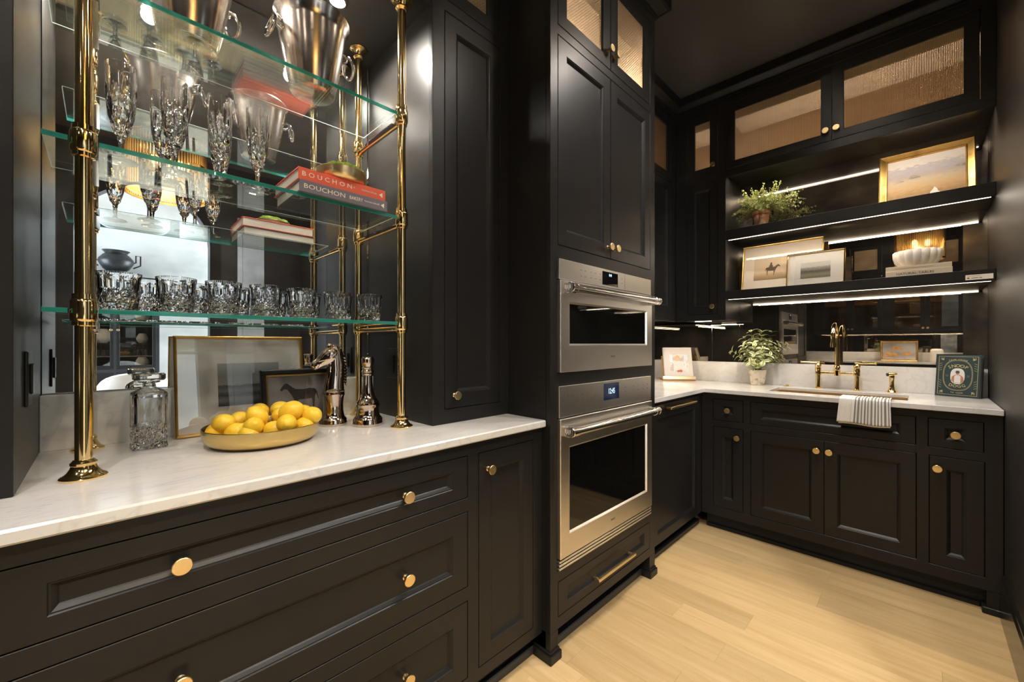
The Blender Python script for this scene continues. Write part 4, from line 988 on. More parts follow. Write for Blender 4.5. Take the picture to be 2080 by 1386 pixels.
FBU = 3.055
nc = thing('wall_cabinet', 'narrow black corner wall cabinet left of the lit shelves', 'cabinet', (-1.12, 3.2, 1.37)); M = FB(FBU)
HN1 = (-1.2146, 1.4165, -1.0035, 2.3685); HN2 = (-1.2146, 2.4125, -1.0035, 2.86)
face(nc, M, (-1.299, 1.37, -.951, CEIL), [HN1, HN2])
hollow(nc, (-1.299, FBU+.0225, 1.378), (-.951, 3.379, 2.39), '-y', M_BLACK, name='lower_carcass')
hollow(nc, (-1.299, FBU+.0225, 2.39), (-.951, 3.379, 2.999), '-y', M_WALNUT, name='upper_carcass')
o = panel_door(nc, M, *HN1, .047, .055); knob(o, M, -1.035, 1.469, .98)
o = hole_door(nc, M, *HN2, (-1.160, 2.4665, -1.0565, 2.795)); knob(o, M, -1.030, 2.470, .98)
MB().box(-1.28, FBU+.05, 2.765, -.97, 3.36, 2.77).build('bright_band_panel', M_SAND, nc)  # pale sheet giving the bright lit band seen through the mesh
area('cabinet_lamp', (-1.12, 3.15, 2.425), .2, .1, 1.6, (1, .83, .64), (pi, 0, 0))

wu = thing('wall_cabinet', 'wide black wall cabinet with two woven brass doors above the shelves', 'cabinet', (-.34, 3.2, 2.36))
HA = (-.9455, 2.412, .2149, 2.86)
face(wu, M, (-.9505, 2.36, .2645, CEIL), [HA])
hollow(wu, (-.9505, FBU+.0225, 2.387), (.2645, 3.379, 2.999), '-y', M_WALNUT, name='carcass')
MB().box(-.93, FBU+.05, 2.765, .245, 3.36, 2.77).build('bright_band_panel', M_SAND, wu)  # same added pale sheet, lit band put into its colour
MB().box(-.9503, FBU+.0225, 2.3868, .2643, 3.379, 2.3775).build('soffit_board', M_BLACK, wu)
MB().box(-.37, FBU+.024, 2.405, -.363, FBU+.06, 2.86).build('mullion', M_BLACK, wu)
o = hole_door(wu, M, HA[0], HA[1], -.3645, HA[3], (-.893, 2.462, -.4198, 2.800)); knob(o, M, -.3955, 2.473, 1.0)
o = hole_door(wu, M, -.3685, HA[1], HA[2], HA[3], (-.3111, 2.463, .1590, 2.800)); knob(o, M, -.3445, 2.473, 1.0)
area('cabinet_lamp', (-.34, 3.15, 2.425), 1.0, .1, 4.5, (1, .83, .64), (pi, 0, 0))
led('led_strip', 'strip light hidden behind the cabinet rail over the picture shelf', (-.94, FBU+.026, 2.3725), (.25, FBU+.036, 2.3774))

for z0_, z1_, lab in ((1.925, 1.992, 'upper floating black shelf with a strip light'), (1.512, 1.571, 'lower floating black shelf with a strip light')):
    t = thing('floating_shelf', lab, 'shelf', (-.34, 3.2, z0_), 'floating shelves on the back wall')
    MB().box(-.9500, FBU, z0_, .2640, FBU+.020, z1_).build('front_rail', M_BLACK, t, bevel=.001)
    MB().box(-.9500, FBU+.0202, z0_+.010, .2640, 3.3785, z1_).build('board', M_BLACK, t)
    MB().box(-.940, FBU+.0205, z0_-.0004, .250, FBU+.0310, z0_+.0098).build('led_strip', M_LED, t, label='glowing strip light')
lbl = thing('shelf_label', 'small white printed label on the lower shelf edge', 'label', (.21, 3.054, 1.532))
MB().box(.1645, 3.0536, 1.5225, .2555, 3.0548, 1.5475).build('label_paper', M_CREAMC, lbl)
b = MM(FB(3.0536))
b.box(.170, 1.5285, 0, .178, 1.5345, .0003); b.box(.184, 1.5295, 0, .207, 1.5325, .0003); b.box(.210, 1.5295, 0, .220, 1.5325, .0003); b.box(.171, 1.5405, 0, .214, 1.5418, .0003)
b.build('print_lines', M_SEPIAINK, lbl)

# things on the upper shelf
ST = 1.9925
def thyme():
    t = thing('potted_thyme', 'small-leaved green herb in a weathered terracotta pot', 'plant', (-.765, 3.175, ST)); c = (-.765, 3.175, ST)
    MB().lathe([(0, 0), (.036, 0), (.038, .003), (.050, .088), (.0545, .089), (.056, .092), (.0565, .112), (.0545, .1135), (.049, .112), (.047, .095), (0, .094)], 40, c).build('pot', M_TERRA, t)
    MB().lathe([(0, .100), (.047, .099), (.047, .096), (0, .095)], 20, c).build('soil', M_SOIL, t)
    st = MB(); lf = MB(); rr = random.Random(11); lv = []; fc = []
    def leaf(p, d, s_):
        d = d.normalized(); sd = d.cross(Vector((rr.uniform(-1, 1), rr.uniform(-1, 1), rr.uniform(-1, 1)))).normalized()
        k = len(lv); up = sd.cross(d)*s_*.25
        lv.extend([tuple(p), tuple(p+d*s_*.5+sd*s_*.33+up), tuple(p+d*s_), tuple(p+d*s_*.5-sd*s_*.33+up)]); fc.append((k, k+1, k+2, k+3))
    for i in range(95):
        a = rr.uniform(0, 2*pi); e = rr.uniform(.12, 1.4); L_ = rr.uniform(.09, .155)*(1.0+.35*(e > 1.0))
        if i % 6 == 0: L_ *= 1.2
        if cos(a) > 0 and e < .6: L_ *= 1.3
        d = Vector((cos(a)*cos(e)*1.15, sin(a)*cos(e)*.55, sin(e))); p0 = Vector(c)+Vector((cos(a)*.03, sin(a)*.03, .10)); pts = []
        for j in range(9):
            f = j/8; pts.append(p0+d*L_*f+Vector((rr.uniform(-.004, .004), rr.uniform(-.004, .004), -.05*f*f*(1-sin(e))+.02*sin(f*3)+rr.uniform(-.003, .003))))
        st.tube(pts, [.0010*(1-j/10) for j in range(9)], 3, caps=False)
        for j in range(2, 9):
            for q in range(7):
                dd = Vector((rr.uniform(-1, 1), rr.uniform(-1, 1), rr.uniform(-.5, 1)))
                leaf(pts[j]+(pts[j]-pts[j-1])*rr.uniform(-1, 0), dd, rr.uniform(.009, .016))
        if 'y' and i % 2 == 0:
            for j in (4, 6):
                d2 = Vector((rr.uniform(-1, 1), rr.uniform(-1, 1), rr.uniform(.2, 1))).normalized()
                for q in range(12): leaf(pts[j]+d2*.004*q, Vector((rr.uniform(-1, 1), rr.uniform(-1, 1), rr.uniform(-1, 1))), .008)
    lf.add(lv, fc); st.build('stems', M_STEM, t, fix=False, kind='stuff'); lf.build('foliage', M_THYME, t, fix=False, kind='stuff'); return t
thyme()
def field_art(t, M):
    b = MM(M @ T((0, 0, .0042)))
    for cx_, cz, s_ in ((-.045, .172, .022), (-.052, .170, .014), (-.030, .170, .013), (-.105, .160, .012), (-.093, .160, .008), (.140, .190, .020), (.152, .188, .014)):
        P = [(cx_+s_*cos(a)*(1+.15*sin(5*a)), cz+s_*.85*(sin(a) if sin(a) > 0 else .08*sin(a))) for a in [2*pi*i/18 for i in range(18)]]
        b.prism(P, 0, .0004)
    b.build('painted_trees', M_TREE, t)
    b = MM(M @ T((0, 0, .0042))); b.prism([(.020, .055), (.062, .055), (.052, .066), (.048, .080), (.038, .095), (.032, .080), (.022, .068)], 0, .0004); b.build('painted_stream', M_MATBOARD, t)
GF = [(0, .022), (.006, .027), (.012, .024), (.030, .014), (.034, .016), (.037, .010)]
p3 = picture('framed_painting', 'wide gold framed field landscape on the upper shelf', .388, .338, .040, .02, GF, M_BRONZE, M_PIC_FIELD, field_art, (-.162, .03, .162, .308), M_PIC_FIELD, None, 'pictures on the back shelves')
lean(p3, (.023, 3.270, ST), .338, .075, 0.0)

# things on the lower shelf
SL = 1.5715
def rider_art(t, M):
    b = MM(M @ T((0, 0, .0042)))
    s_ = .72; P = [(-x*s_-.054, .128+y*s_) for x, y in HORSE]; P.reverse(); b.prism(P, 0, .0004)
    b.prism([(x-.056, z+.008) for x, z in [(-.012, .152), (.010, .152), (.012, .163), (.006, .176), (.006, .190), (-.004, .190), (-.006, .176), (-.012, .165)]], 0, .0005)
    b.build('rider_drawing', M_SEPIAINK, t)
TG = [(0, .010), (.002, .014), (.006, .013), (.008, .009)]
p4 = picture('framed_print', 'large thin-gold-framed print of a rider on horseback', .468, .332, .010, .014, TG, M_BRONZE, M_MATWARM, rider_art, (-.160, .078, .160, .250), M_PIC_SEPIA, M_PANE, 'pictures on the back shelves')
lean(p4, (-.668, 3.235, SL), .332, .060, 0)
p5 = picture('framed_print', 'small gold framed green valley print with white mat', .302, .226, .011, .014, TG, M_BRASS, M_MATBOARD, None, (-.074, .052, .080, .155), M_PIC_GREEN, M_PANE_R, 'pictures on the back shelves')
lean(p5, (-.469, 3.175, SL), .226, .040, .0)
k3 = book('book', 'pale beige book at the bottom of the pair under the white bowl', 'book', .256, .19, .0335, M_BEIGE, 'books on the lower shelf')
text(k3, 'NATURAL TABLES', .0165, T((-.012, -.0955, .0165)) @ SPB, M_INK, sx=1.1)
k3.location = (-.005, 3.195, SL)
k4 = book('book', 'thin pale beige book directly under the white bowl', 'book', .254, .185, .0255, M_BEIGE, 'books on the lower shelf')
MM(FB(-.0925)).box(-.09, .0115, 0, .06, .0128, .0004).build('spine_line', M_SEPIAINK, k4)
k4.location = (-.006, 3.195, SL+.0338)
wb = thing('scalloped_bowl', 'white scalloped ceramic bowl on two beige books', 'bowl', (-.008, 3.19, SL+.0595))
def scal(r, z, a): return r*(1+.10*(abs(cos(a*8))**.7-.5)*min(1, z/.02)) if r > .03 else r
b = MB(); b.lathe([(0, 0), (.062, 0), (.066, .003), (.075, .010), (.088, .028), (.0945, .055), (.096, .083), (.094, .0865), (.0915, .084), (.089, .055), (.080, .026), (.06, .012), (0, .010)], 96, (-.008, 3.19, SL+.0595), fn=scal)
b.build('bowl', M_CERAMIC, wb, ang=70)

# back counter things
# cookbook on wooden stand
cs = thing('book_stand', 'oak book stand with brass ledge in the back counter corner', 'stand')
b = MB(); b.box(-.122, -.035, 0, .122, .085, .012); b.build('base', M_WOOD, cs, bevel=.002)
b = MB(); b.M = Matrix.Translation((0, 0, .012)) @ Matrix.Rotation(radians(-18), 4, 'X')
b.box(-.116, 0, 0, .116, .012, .19); b.build('back_board', M_WOOD, cs, bevel=.002)
b = MB(); b.box(-.122, -.040, .012, .122, .004, .020); b.box(-.122, -.042, .012, .122, -.038, .036); b.build('ledge', M_SATIN, cs, bevel=.001)
cs.location = (-1.350, 3.215, CT); cs.rotation_euler = (0, 0, .62)
cb = thing('cookbook', 'pale grey cookbook with a blonde woman on its cover, on a stand', 'book')
b = MB(); b.box(-.108, -.013, 0, .108, -.010, .245); b.box(-.108, .010, 0, .108, .013, .245); b.box(-.108, -.013, 0, -.105, .013, .245); b.build('cover', M_COOKCOVER, cb)
MB().box(-.105, -.010, .003, .104, .010, .242).build('pages', M_PAPER, cb)
def flat(t, polys, m, name, n=.0131):
    b = MM(FB(0))
    for P in polys: b.prism(P, n, n+.0004)
    return b.build(name, m, t)
def ell(cx_, cz, rx, rz, n=20, a0=0, a1=2*pi): return [(cx_+rx*cos(a0+(a1-a0)*i/n), cz+rz*sin(a0+(a1-a0)*i/n)) for i in range(n)]
flat(cb, [[(-.062, .045), (.078, .045), (.078, .188), (-.062, .188)]], M_PALEPRINT, 'printed_photo', .0129)
flat(cb, [ell(-.002, .155, .020, .024)], M_HAIR, 'printed_hair')
flat(cb, [ell(-.002, .152, .0125, .0165)], M_FACE, 'printed_face', .0136)
flat(cb, [[(-.035, .058), (.035, .058), (.032, .120), (.012, .132), (-.014, .132), (-.034, .120)]], M_WHITE, 'printed_shirt', .0133)
flat(cb, [[(-.060, .12), (-.038, .12), (-.038, .185), (-.060, .185)], [(.045, .14), (.075, .14), (.075, .185), (.045, .185)], [(.05, .085), (.062, .085), (.062, .135), (.05, .135)]], M_LTBLUE, 'printed_shelves')
flat(cb, [ell(.018, .052, .013, .011), ell(.000, .050, .010, .009)], M_APPLE, 'printed_apples', .0139)
flat(cb, [ell(.062, .060, .020, .017)], M_WHITE, 'printed_bowl', .0136)
q = Matrix.Rotation(.62, 4, 'Z'); off = q @ Vector((0, -.018, 0))
cb.location = (-1.350+off.x, 3.215+off.y, CT+.0225); cb.rotation_euler = (radians(-18), 0, .62)

# variegated plant
pc = (-.807, 3.262, CT)
vp = thing('variegated_plant', 'leafy plant with cream-edged leaves in a whitewashed pot', 'plant', pc)
MB().lathe([(0, 0), (.038, 0), (.041, .002), (.051, .082), (.0525, .084), (.0535, .105), (.052, .107), (.047, .105), (.046, .088), (0, .087)], 40, pc).build('pot', M_LIME, vp)
MB().lathe([(0, .095), (.046, .094), (.046, .09), (0, .089)], 20, pc).build('soil', M_SOIL, vp)
def leaf_mesh():
    b = MB(); n = 7; vs = []; fs = []
    for i in range(n):
        f = i/(n-1); w = .0140*(sin(pi*min(1, f*.93+.04))**.8)*(1-.25*f); z = .004*sin(pi*f)-.006*f*f
        for s_, dz in ((-1, .0025), (0, 0), (1, .0025)): vs.append((s_*w, f*.048, z+dz*(w/.0140)))
    for i in range(n-1):
        a = i*3; fs += [(a, a+1, a+4, a+3), (a+1, a+2, a+5, a+4)]
    b.add(vs, fs, True); return b.mesh('leaf', M_LEAF, fix=False)
LF = leaf_mesh(); rr = random.Random(21); cnt = 0
tips = [(-.085, .01, .330), (-.035, -.02, .372), (.03, -.01, .372), (-.155, -.02, .232), (.075, .0, .300), (.125, .02, .270), (-.075, -.055, .275), (-.01, -.06, .290), (.045, -.05, .255), (-.09, -.03, .190), (.0, -.075, .215), (.08, -.035, .205), (.10, .03, .19), (-.04, .03, .31), (.02, .03, .32), (-.02, -.07, .16), (.05, -.06, .17), (-.10, .02, .25)]
for (tx, ty, tz) in tips:
    p0 = Vector(pc)+Vector((tx*.08, ty*.1, .09)); p2 = Vector(pc)+Vector((tx, ty, tz)); p1 = Vector(pc)+Vector((tx*.35, ty*.4, .09+(tz-.09)*.6)); pts = []
    for j in range(9): f = j/8; pts.append(p0*(1-f)**2+p1*2*f*(1-f)+p2*f*f)
    MB().tube(pts, [.0022-.0014*j/8 for j in range(9)], 6).build('stem', M_STEM, vp, fix=False)
    nl = 0
    for j in (3, 4, 5, 6, 7, 8):
        d = (pts[j]-pts[j-1]).normalized(); ph = rr.uniform(0, pi)
        for q in range(2 if j < 8 else 3):
            a = ph+q*(pi if j < 8 else 2*pi/3); side = Matrix.Rotation(a, 3, d) @ d.orthogonal().normalized()
            out = (side+d*rr.uniform(.15, .6)+Vector((0, 0, -.1))).normalized()
            up = (d-out*d.dot(out)).normalized(); xx = out.cross(up)
            o = bpy.data.objects.new('leaf', LF); COL.objects.link(o); o.parent = vp
            o.location = pts[j]-Vector(pc); R = Matrix((xx, out, up)).transposed(); o.rotation_euler = R.to_euler()
            s_ = rr.uniform(.75, 1.15); o.scale = (s_, s_, s_); cnt += 1

# faucet
fx0, fx1, fy = -.466, -.272, 3.296; fm = (fx0+fx1)/2
fc = thing('bridge_faucet', 'polished brass bridge faucet with a tall gooseneck spout', 'faucet', (fm, fy, CT))
for x, s_ in ((fx0, -1), (fx1, 1)):
    MB().lathe([(0, 0), (.024, 0), (.025, .003), (.022, .006), (.0145, .008), (.0135, .012), (.0135, .088), (.0175, .090), (.0175, .122), (.0165, .124), (.0165, .142), (.018, .145), (.018, .150), (.0135, .156), (.008, .162), (.0075, .170), (0, .171)], 28, (x, fy, CT)).build('valve_post', M_BRASS, fc)
    b = MB(); b.cyl((x, fy, CT+.166), (x+.085*s_, fy-.012, CT+.169), .0055, .0045, 12); b.cyl((x-.010*s_, fy, CT+.166), (x+.010*s_, fy, CT+.166), .009, n=14); b.cyl((x+.082*s_, fy-.012, CT+.169), (x+.092*s_, fy-.013, CT+.169), .0065, n=12)
    b.build('lever_handle', M_BRASS, fc)
MB().cyl((fx0, fy, CT+.103), (fx1, fy, CT+.103), .0085, n=20).build('bridge_bar', M_BRASS, fc)
MB().lathe([(0, .085), (.014, .085), (.016, .088), (.016, .112), (.0175, .114), (.0175, .140), (.015, .143), (.0125, .150), (.0125, .16)], 28, (fm, fy, CT)).build('spout_hub', M_BRASS, fc)
sp = [(fm, fy, CT+.14), (fm, fy, 1.235)]
R_ = .088
for i in range(1, 19): a = pi*i/18; sp.append((fm, fy-R_+R_*cos(a), 1.235+R_*sin(a)))
sp += [(fm, fy-2*R_, 1.20)]
o = MB().tube(sp, .0118, 24).build('spout', M_BRASS, fc)
MB().cyl((fm, fy-2*R_, 1.21), (fm, fy-2*R_, 1.183), .0145, n=24).build('aerator', M_BRASS, fc)
ss = thing('side_spray', 'brass side spray with a dark nozzle right of the faucet', 'faucet', (-.114, 3.30, CT))
MB().lathe([(0, 0), (.026, 0), (.027, .003), (.023, .008), (.016, .018), (.0125, .035), (.0110, .06), (.0125, .085), (.014, .10), (.010, .106), (0, .108)], 28, (-.114, 3.30, CT)).build('handle', M_BRASS, ss)
MB().cyl((-.094, 3.305, CT+.110), (-.130, 3.292, CT+.106), .009, .0115, 18).build('head', M_BRASS, ss)
MB().cyl((-.130, 3.292, CT+.106), (-.137, 3.2895, CT+.1052), .010, n=18).build('nozzle', M_PLATE, ss)
ab = thing('air_switch_button', 'flat round brass button on the counter left of the faucet', 'button', (-.637, 3.30, CT))
MB().lathe([(0, 0), (.021, 0), (.022, .003), (.019, .005), (.012, .0055), (.0115, .009), (0, .0095)], 28, (-.637, 3.30, CT)).build('button', M_BRASS, ab)

# towel over the sink front
tw2 = thing('striped_towel', 'cream towel with charcoal stripes hanging over the sink front', 'towel', (-.2, 2.77, CT))
def towel(u0, u1, off, drop, name, back=.128):
    P = [(2.765+back, CT+.0015+off), (2.765+back*.5, CT+.002+off), (2.775, CT+.0025+off), (2.7595-off*.6, CT-.001), (2.7555-off, .896), (2.7545-off, .87), (2.7535-off, .84), (2.7525-off*1.2, .915-drop*.95), (2.7525-off*1.2, .915-drop)]
    nu = 84; groups = {0: ([], []), 1: ([], [])}
    for which in (0, 1):
        vs, fs = groups[which]
        for i in range(nu):
            f = i/nu; s_ = 0
            if name == 'front_fold' and f > .28:
                k = (f-.28)/.72*11.5; s_ = 1 if (k % 1) > .58 else 0
            if s_ != which: continue
            for e in (0, 1):
                ff = (i+e)/nu; k = len(vs)
                for (y, z) in P:
                    hang = max(0, (.915-z)/drop); uu = u0+(u1-u0)*ff+(ff-.5)*.014*hang-.004*hang
                    rib = .0016*sin(ff*pi*2*11.5*.9)*(1 if f > .25 else .25)+.003*sin(ff*9)*hang
                    vs.append((uu, y-rib*(1 if z < .91 else 0), z+(rib if z >= .91 else 0)+.003*hang*sin(ff*7)))
            a = len(vs)-2*len(P)
            for j in range(len(P)-1): fs.append((a+j, a+j+1, a+len(P)+j+1, a+len(P)+j))
    for which, m in ((0, M_LINEN), (1, M_STRIPE)):
        vs, fs = groups[which]
        if not fs: continue
        b = MB(); b.add(vs, fs, True); o = b.build(name if which == 0 else 'woven_stripes', m, tw2); sd = o.modifiers.new('solid', 'SOLIDIFY'); sd.thickness = .0022; sd.offset = 0
towel(-.299, -.100, .0045, .122, 'front_fold'); towel(-.292, -.103, .0005, .130, 'back_fold')

# dark cookbook standing at the right wall
sb = thing('cookbook', 'dark green cookbook with gold border standing by the right wall', 'book')
w_, h_, t_ = .178, .231, .030
b = MB(); b.box(-w_/2, 0, 0, w_/2, .003, h_); b.box(-w_/2, t_-.003, 0, w_/2, t_, h_); b.box(-w_/2, .003, 0, -w_/2+.003, t_-.003, h_); b.build('cover', M_NAVY, sb, bevel=.0008)
MB().box(-w_/2+.003, .003, .004, w_/2-.005, t_-.003, h_-.004).build('pages', mat('aged_page_edges', (.50, .36, .24), .8), sb)
G = []
def strip_poly(P, w, closed=True):
    out = []
    n = len(P)
    for i in range(n if closed else n-1):
        a = Vector(P[i]); c = Vector(P[(i+1) % n]); d = (c-a); 
        if d.length < 1e-6: continue
        d.normalize(); nn = Vector((-d.y, d.x))*w/2; out.append([tuple(a-nn), tuple(c-nn), tuple(c+nn), tuple(a+nn)])
    return out
bx_, bz0, bz1 = w_/2-.011, .011, h_-.011
G += strip_poly([(-bx_, bz0), (bx_, bz0), (bx_, bz1), (-bx_, bz1)], .0015)
def sell(cx_, cz, rx, rz, n=36, e=2.6): 
    return [(cx_+rx*math.copysign(abs(cos(2*pi*i/n))**(2/e), cos(2*pi*i/n)), cz+rz*math.copysign(abs(sin(2*pi*i/n))**(2/e), sin(2*pi*i/n))) for i in range(n)]
G += strip_poly(sell(0, .118, .0585, .083), .0015); G += strip_poly(sell(0, .118, .0555, .079), .0008)
for sx in (-1, 1):
    for sz in (-1, 1):
        cx_, cz = sx*.066, .1155+sz*.092
        for k in range(6):
            a = radians(15+15*k); L_ = .015 if k % 2 else .011
            G += strip_poly([(cx_-sx*.008, cz-sz*.008), (cx_-sx*.008+sx*L_*cos(a), cz-sz*.008+sz*L_*sin(a))], .0012, False)
        G += strip_poly(sell(cx_+sx*.001, cz+sz*.001, .003, .004, 10), .001)
        for k in range(4): G += strip_poly([(sx*.075, .1155+sz*(.062-.012*k)), (sx*(.064), .1155+sz*(.068-.012*k))], .0012, False)
b = MM(FB(0))
for P in G: b.prism(P, 0, .0004)
b.build('gold_border', M_GOLDINK, sb)
b = MM(FB(0)); b.prism(sell(0, .113, .0285, .043, 32), 0, .0005); b.build('portrait_oval', M_WHITE, sb)
b = MM(FB(0)); b.prism([(-.016, .076), (.018, .076), (.022, .083), (.026, .088), (.022, .110), (.010, .120), (-.010, .120), (-.022, .110), (-.025, .088), (-.018, .082)], .0005, .0008); b.prism(ell(0, .131, .0075, .010), .0006, .0009); b.build('printed_figure', M_SKIN, sb)
b = MM(FB(0)); b.prism([(-.012, .078), (.013, .078), (.013, .112), (.006, .118), (-.006, .118), (-.012, .112)], .0009, .0011); b.build('printed_vest', M_WHITE, sb)
b = MM(FB(0)); b.prism(ell(0, .136, .0085, .007), .001, .0012); b.build('printed_cap', M_INK, sb)
def arc_text(parent, s_, size, cx_, cz, r, a0, m, sx=1.0, flip=False):
    n = len(s_)
    for i, ch in enumerate(s_):
        if ch == ' ': continue
        a = a0*(1-2*i/(n-1)); 
        if not flip: M_ = FB(0) @ T((cx_-r*sin(a), cz+r*cos(a), .0002)) @ Matrix.Rotation(a, 4, 'Z')
        else: M_ = FB(0) @ T((cx_-r*sin(a), cz-r*cos(a), .0002)) @ Matrix.Rotation(-a, 4, 'Z')
        text(parent, ch, size, M_, m, sx=sx)
arc_text(sb, 'FROM CROOK', .0095, 0, .085, .118, .30, M_GOLDINK)
arc_text(sb, 'SNOOP', .024, 0, .100, .069, .50, M_GOLDINK, 1.0)
arc_text(sb, 'DOGG', .022, 0, .135, .077, .34, M_GOLDINK, 1.0, True)
arc_text(sb, 'TO COOK', .0095, 0, .20, .178, .125, M_GOLDINK, 1.0, True)
for sx in (-1, 1):
    for dz in (.006, 0): text(sb, '----', .009, FB(0) @ T((sx*.042, .112+dz, .0002)), M_GOLDINK)
ang = math.atan2(3.2378-3.311, .2227-.0631)
sb.location = ((.0631+.2227)/2, (3.311+3.2378)/2, CT); sb.rotation_euler = (radians(-6), 0, ang)

# ------------------------------------------------------------------ lantern, and what the mirrors show of the rest of the room
ln = thing('drum_pendant', 'lit brass drum pendant lamp hanging from the pantry ceiling', 'lamp', (0, .29, 2.14)); c = (0, .29, 0)
b = MB()
for z in (2.145, 2.485):
    b.lathe([(.200, z-.007), (.206, z-.007), (.206, z+.007), (.200, z+.007)], 48, c, close=True)
for i in range(4): a = pi/4+pi/2*i; b.cyl((.2*cos(a), .29+.2*sin(a), 2.485), (0, .29, 2.60), .003, n=8)
b.build('rings', M_BRASS, ln)
MB().lathe([(.188, 2.155), (.190, 2.155), (.190, 2.475), (.188, 2.475)], 48, c, close=True).build('crystal_liner', M_LINER, ln)
MB().cyl((0, .29, 2.60), (0, .29, CEIL), .005, n=12).build('rod', M_BRASS, ln)
MB().lathe([(0, 2.975), (.06, 2.975), (.065, 3.0), (0, 3.0)], 28, c).build('canopy', M_BRASS, ln)
b = MB()
for i in range(84):
    a = 2*pi*i/84; b.cyl((.203*cos(a), .29+.203*sin(a), 2.15), (.203*cos(a), .29+.203*sin(a), 2.48), .0028, n=5, caps=False)
b.build('rod_shade', M_BRASS, ln, kind='stuff')
for i in range(3):
    a = 2*pi*i/3
    bb_ = MB().lathe([(0, 2.29), (.016, 2.30), (.024, 2.325), (.020, 2.35), (.010, 2.365), (0, 2.37)], 16, (.07*cos(a), .29+.07*sin(a), 0)).build('bulb', M_BULB, ln)
pl = bpy.data.lights.new('pendant_lamp', 'POINT'); pl.energy = 18; pl.color = (1, .78, .5); pl.shadow_soft_size = .02
plo = bpy.data.objects.new('pendant_lamp', pl); COL.objects.link(plo); plo.location = (0, .29, 2.27)

# end wall cabinetry behind the camera
EW = FE(-2.45)
eb = thing('base_cabinet', 'black base cabinet on the end wall, seen in the mirror', 'cabinet', (-.3, -2.5, 0))
Me = FE(-2.17); HE = [(-.90+.42*i, .14, -.90+.42*i+.40, .85) for i in range(5)]
face(eb, Me, (-1.25, .10, 1.65, .889), HE)
MB().box(-1.65, -2.79, .10, 1.25, -2.193, .888).build('carcass', M_DARK, eb)
MB().box(-1.65, -2.79, 0, 1.25, -2.24, .10).build('kick_board', M_DARK, eb)
for h in HE:
    o = panel_door(eb, Me, *h); knob(o, Me, h[2]-.04, .79)
ec = thing('marble_countertop', 'white marble counter on the end wall, seen in the mirror', 'countertop', (-.3, -2.45, .889))
MB().box(-1.68, -2.79, .889, 1.27, -2.14, .915).build('slab', M_MARBLE, ec, bevel=.002)
MB().box(-1.68, -2.79, .915, 1.27, -2.77, 1.065).build('splash', M_MARBLE, ec)
MB().box(-1.68, -2.798, 1.066, 1.27, -2.79, 1.37).build('mirror_panel', M_MIRROR_B, ec)
eu = thing('wall_cabinet', 'black wall cabinet with glazed doors on the end wall', 'cabinet', (-.3, -2.6, 1.37))
cols = [(-.48, -.07), (-.07, .34), (.44, .85), (.85, 1.26)]
GH = [(a, 1.42, c_, 2.36) for a, c_ in cols]; MH = [(a, 2.41, c_, 2.86) for a, c_ in cols]
face(eu, EW, (-.58, 1.37, 1.36, CEIL), [(-.48, 1.42, .34, 2.36), (.44, 1.42, 1.26, 2.36), (-.48, 2.41, .34, 2.86), (.44, 2.41, 1.26, 2.86)])
hollow(eu, (-1.36, -2.79, 1.378), (.58, -2.4725, 2.385), '+y', M_WALNUT, name='lower_carcass')
hollow(eu, (-1.36, -2.79, 2.385), (.58, -2.4725, 2.99), '+y', M_WALNUT, name='upper_carcass')
MB().box(-1.34, -2.77, 1.87, .56, -2.50, 1.89).build('inner_shelf', M_WALNUT, eu)
for i, (g_, m_) in enumerate(zip(GH, MH)):
    o = hole_door(eu, EW, *g_, (g_[0]+.055, g_[1]+.06, g_[2]-.055, g_[3]-.06), insert='glass')
    ku = g_[2]-.027 if i % 2 == 0 else g_[0]+.027; knob(o, EW, ku, 1.46)
    o = hole_door(eu, EW, *m_, (m_[0]+.055, m_[1]+.055, m_[2]-.055, m_[3]-.055)); knob(o, EW, ku, 2.46)
led('led_strip', 'strip light under the end wall cabinet', (-1.3, -2.47, 1.3705), (.5, -2.46, 1.3765))
area('cabinet_lamp', (-.4, -2.55, 2.42), 1.6, .1, 6, WARM, (pi, 0, 0))
area('cabinet_lamp', (-.4, -2.55, 2.36), 1.6, .1, 3, WARM, (0, 0, 0))
p6 = picture('framed_painting', 'gold framed still life of bread and oranges on the end counter', .46, .34, .028, .02, GF[:3]+[(.022, .014)], M_BRONZE, M_PIC_STILL, None, (-.2, .03, .2, .31), M_PIC_STILL, None)
b = MM(FB(0))
for x_, z_, r in ((.02, .22, .026), (.06, .225, .028), (-.02, .215, .025), (-.12, .13, .028), (-.07, .12, .03)): b.prism(ell(x_, z_, r, r*.9), .0042, .0048)
b.build('painted_fruit', M_PIC_FRUIT, p6)
b = MM(FB(0)); b.prism([(.0, .07), (.19, .07), (.18, .12), (.14, .155), (.08, .165), (.03, .14)], .0042, .005); b.build('painted_bread', M_PIC_BREAD, p6)
p6.location = (-.24, -2.66, CT); p6.rotation_euler = (-.15, 0, pi)
jar = thing('white_canister', 'white ribbed canister on the end counter, seen in the mirror', 'jar', (.20, -2.55, CT))
MB().lathe([(0, 0), (.075, 0), (.08, .01), (.07, .19), (.05, .21), (0, .212)], 32, (.20, -2.55, CT), fn=lambda r, z, a: r*(1+.02*cos(16*a))).build('canister', M_CERAMIC, jar)

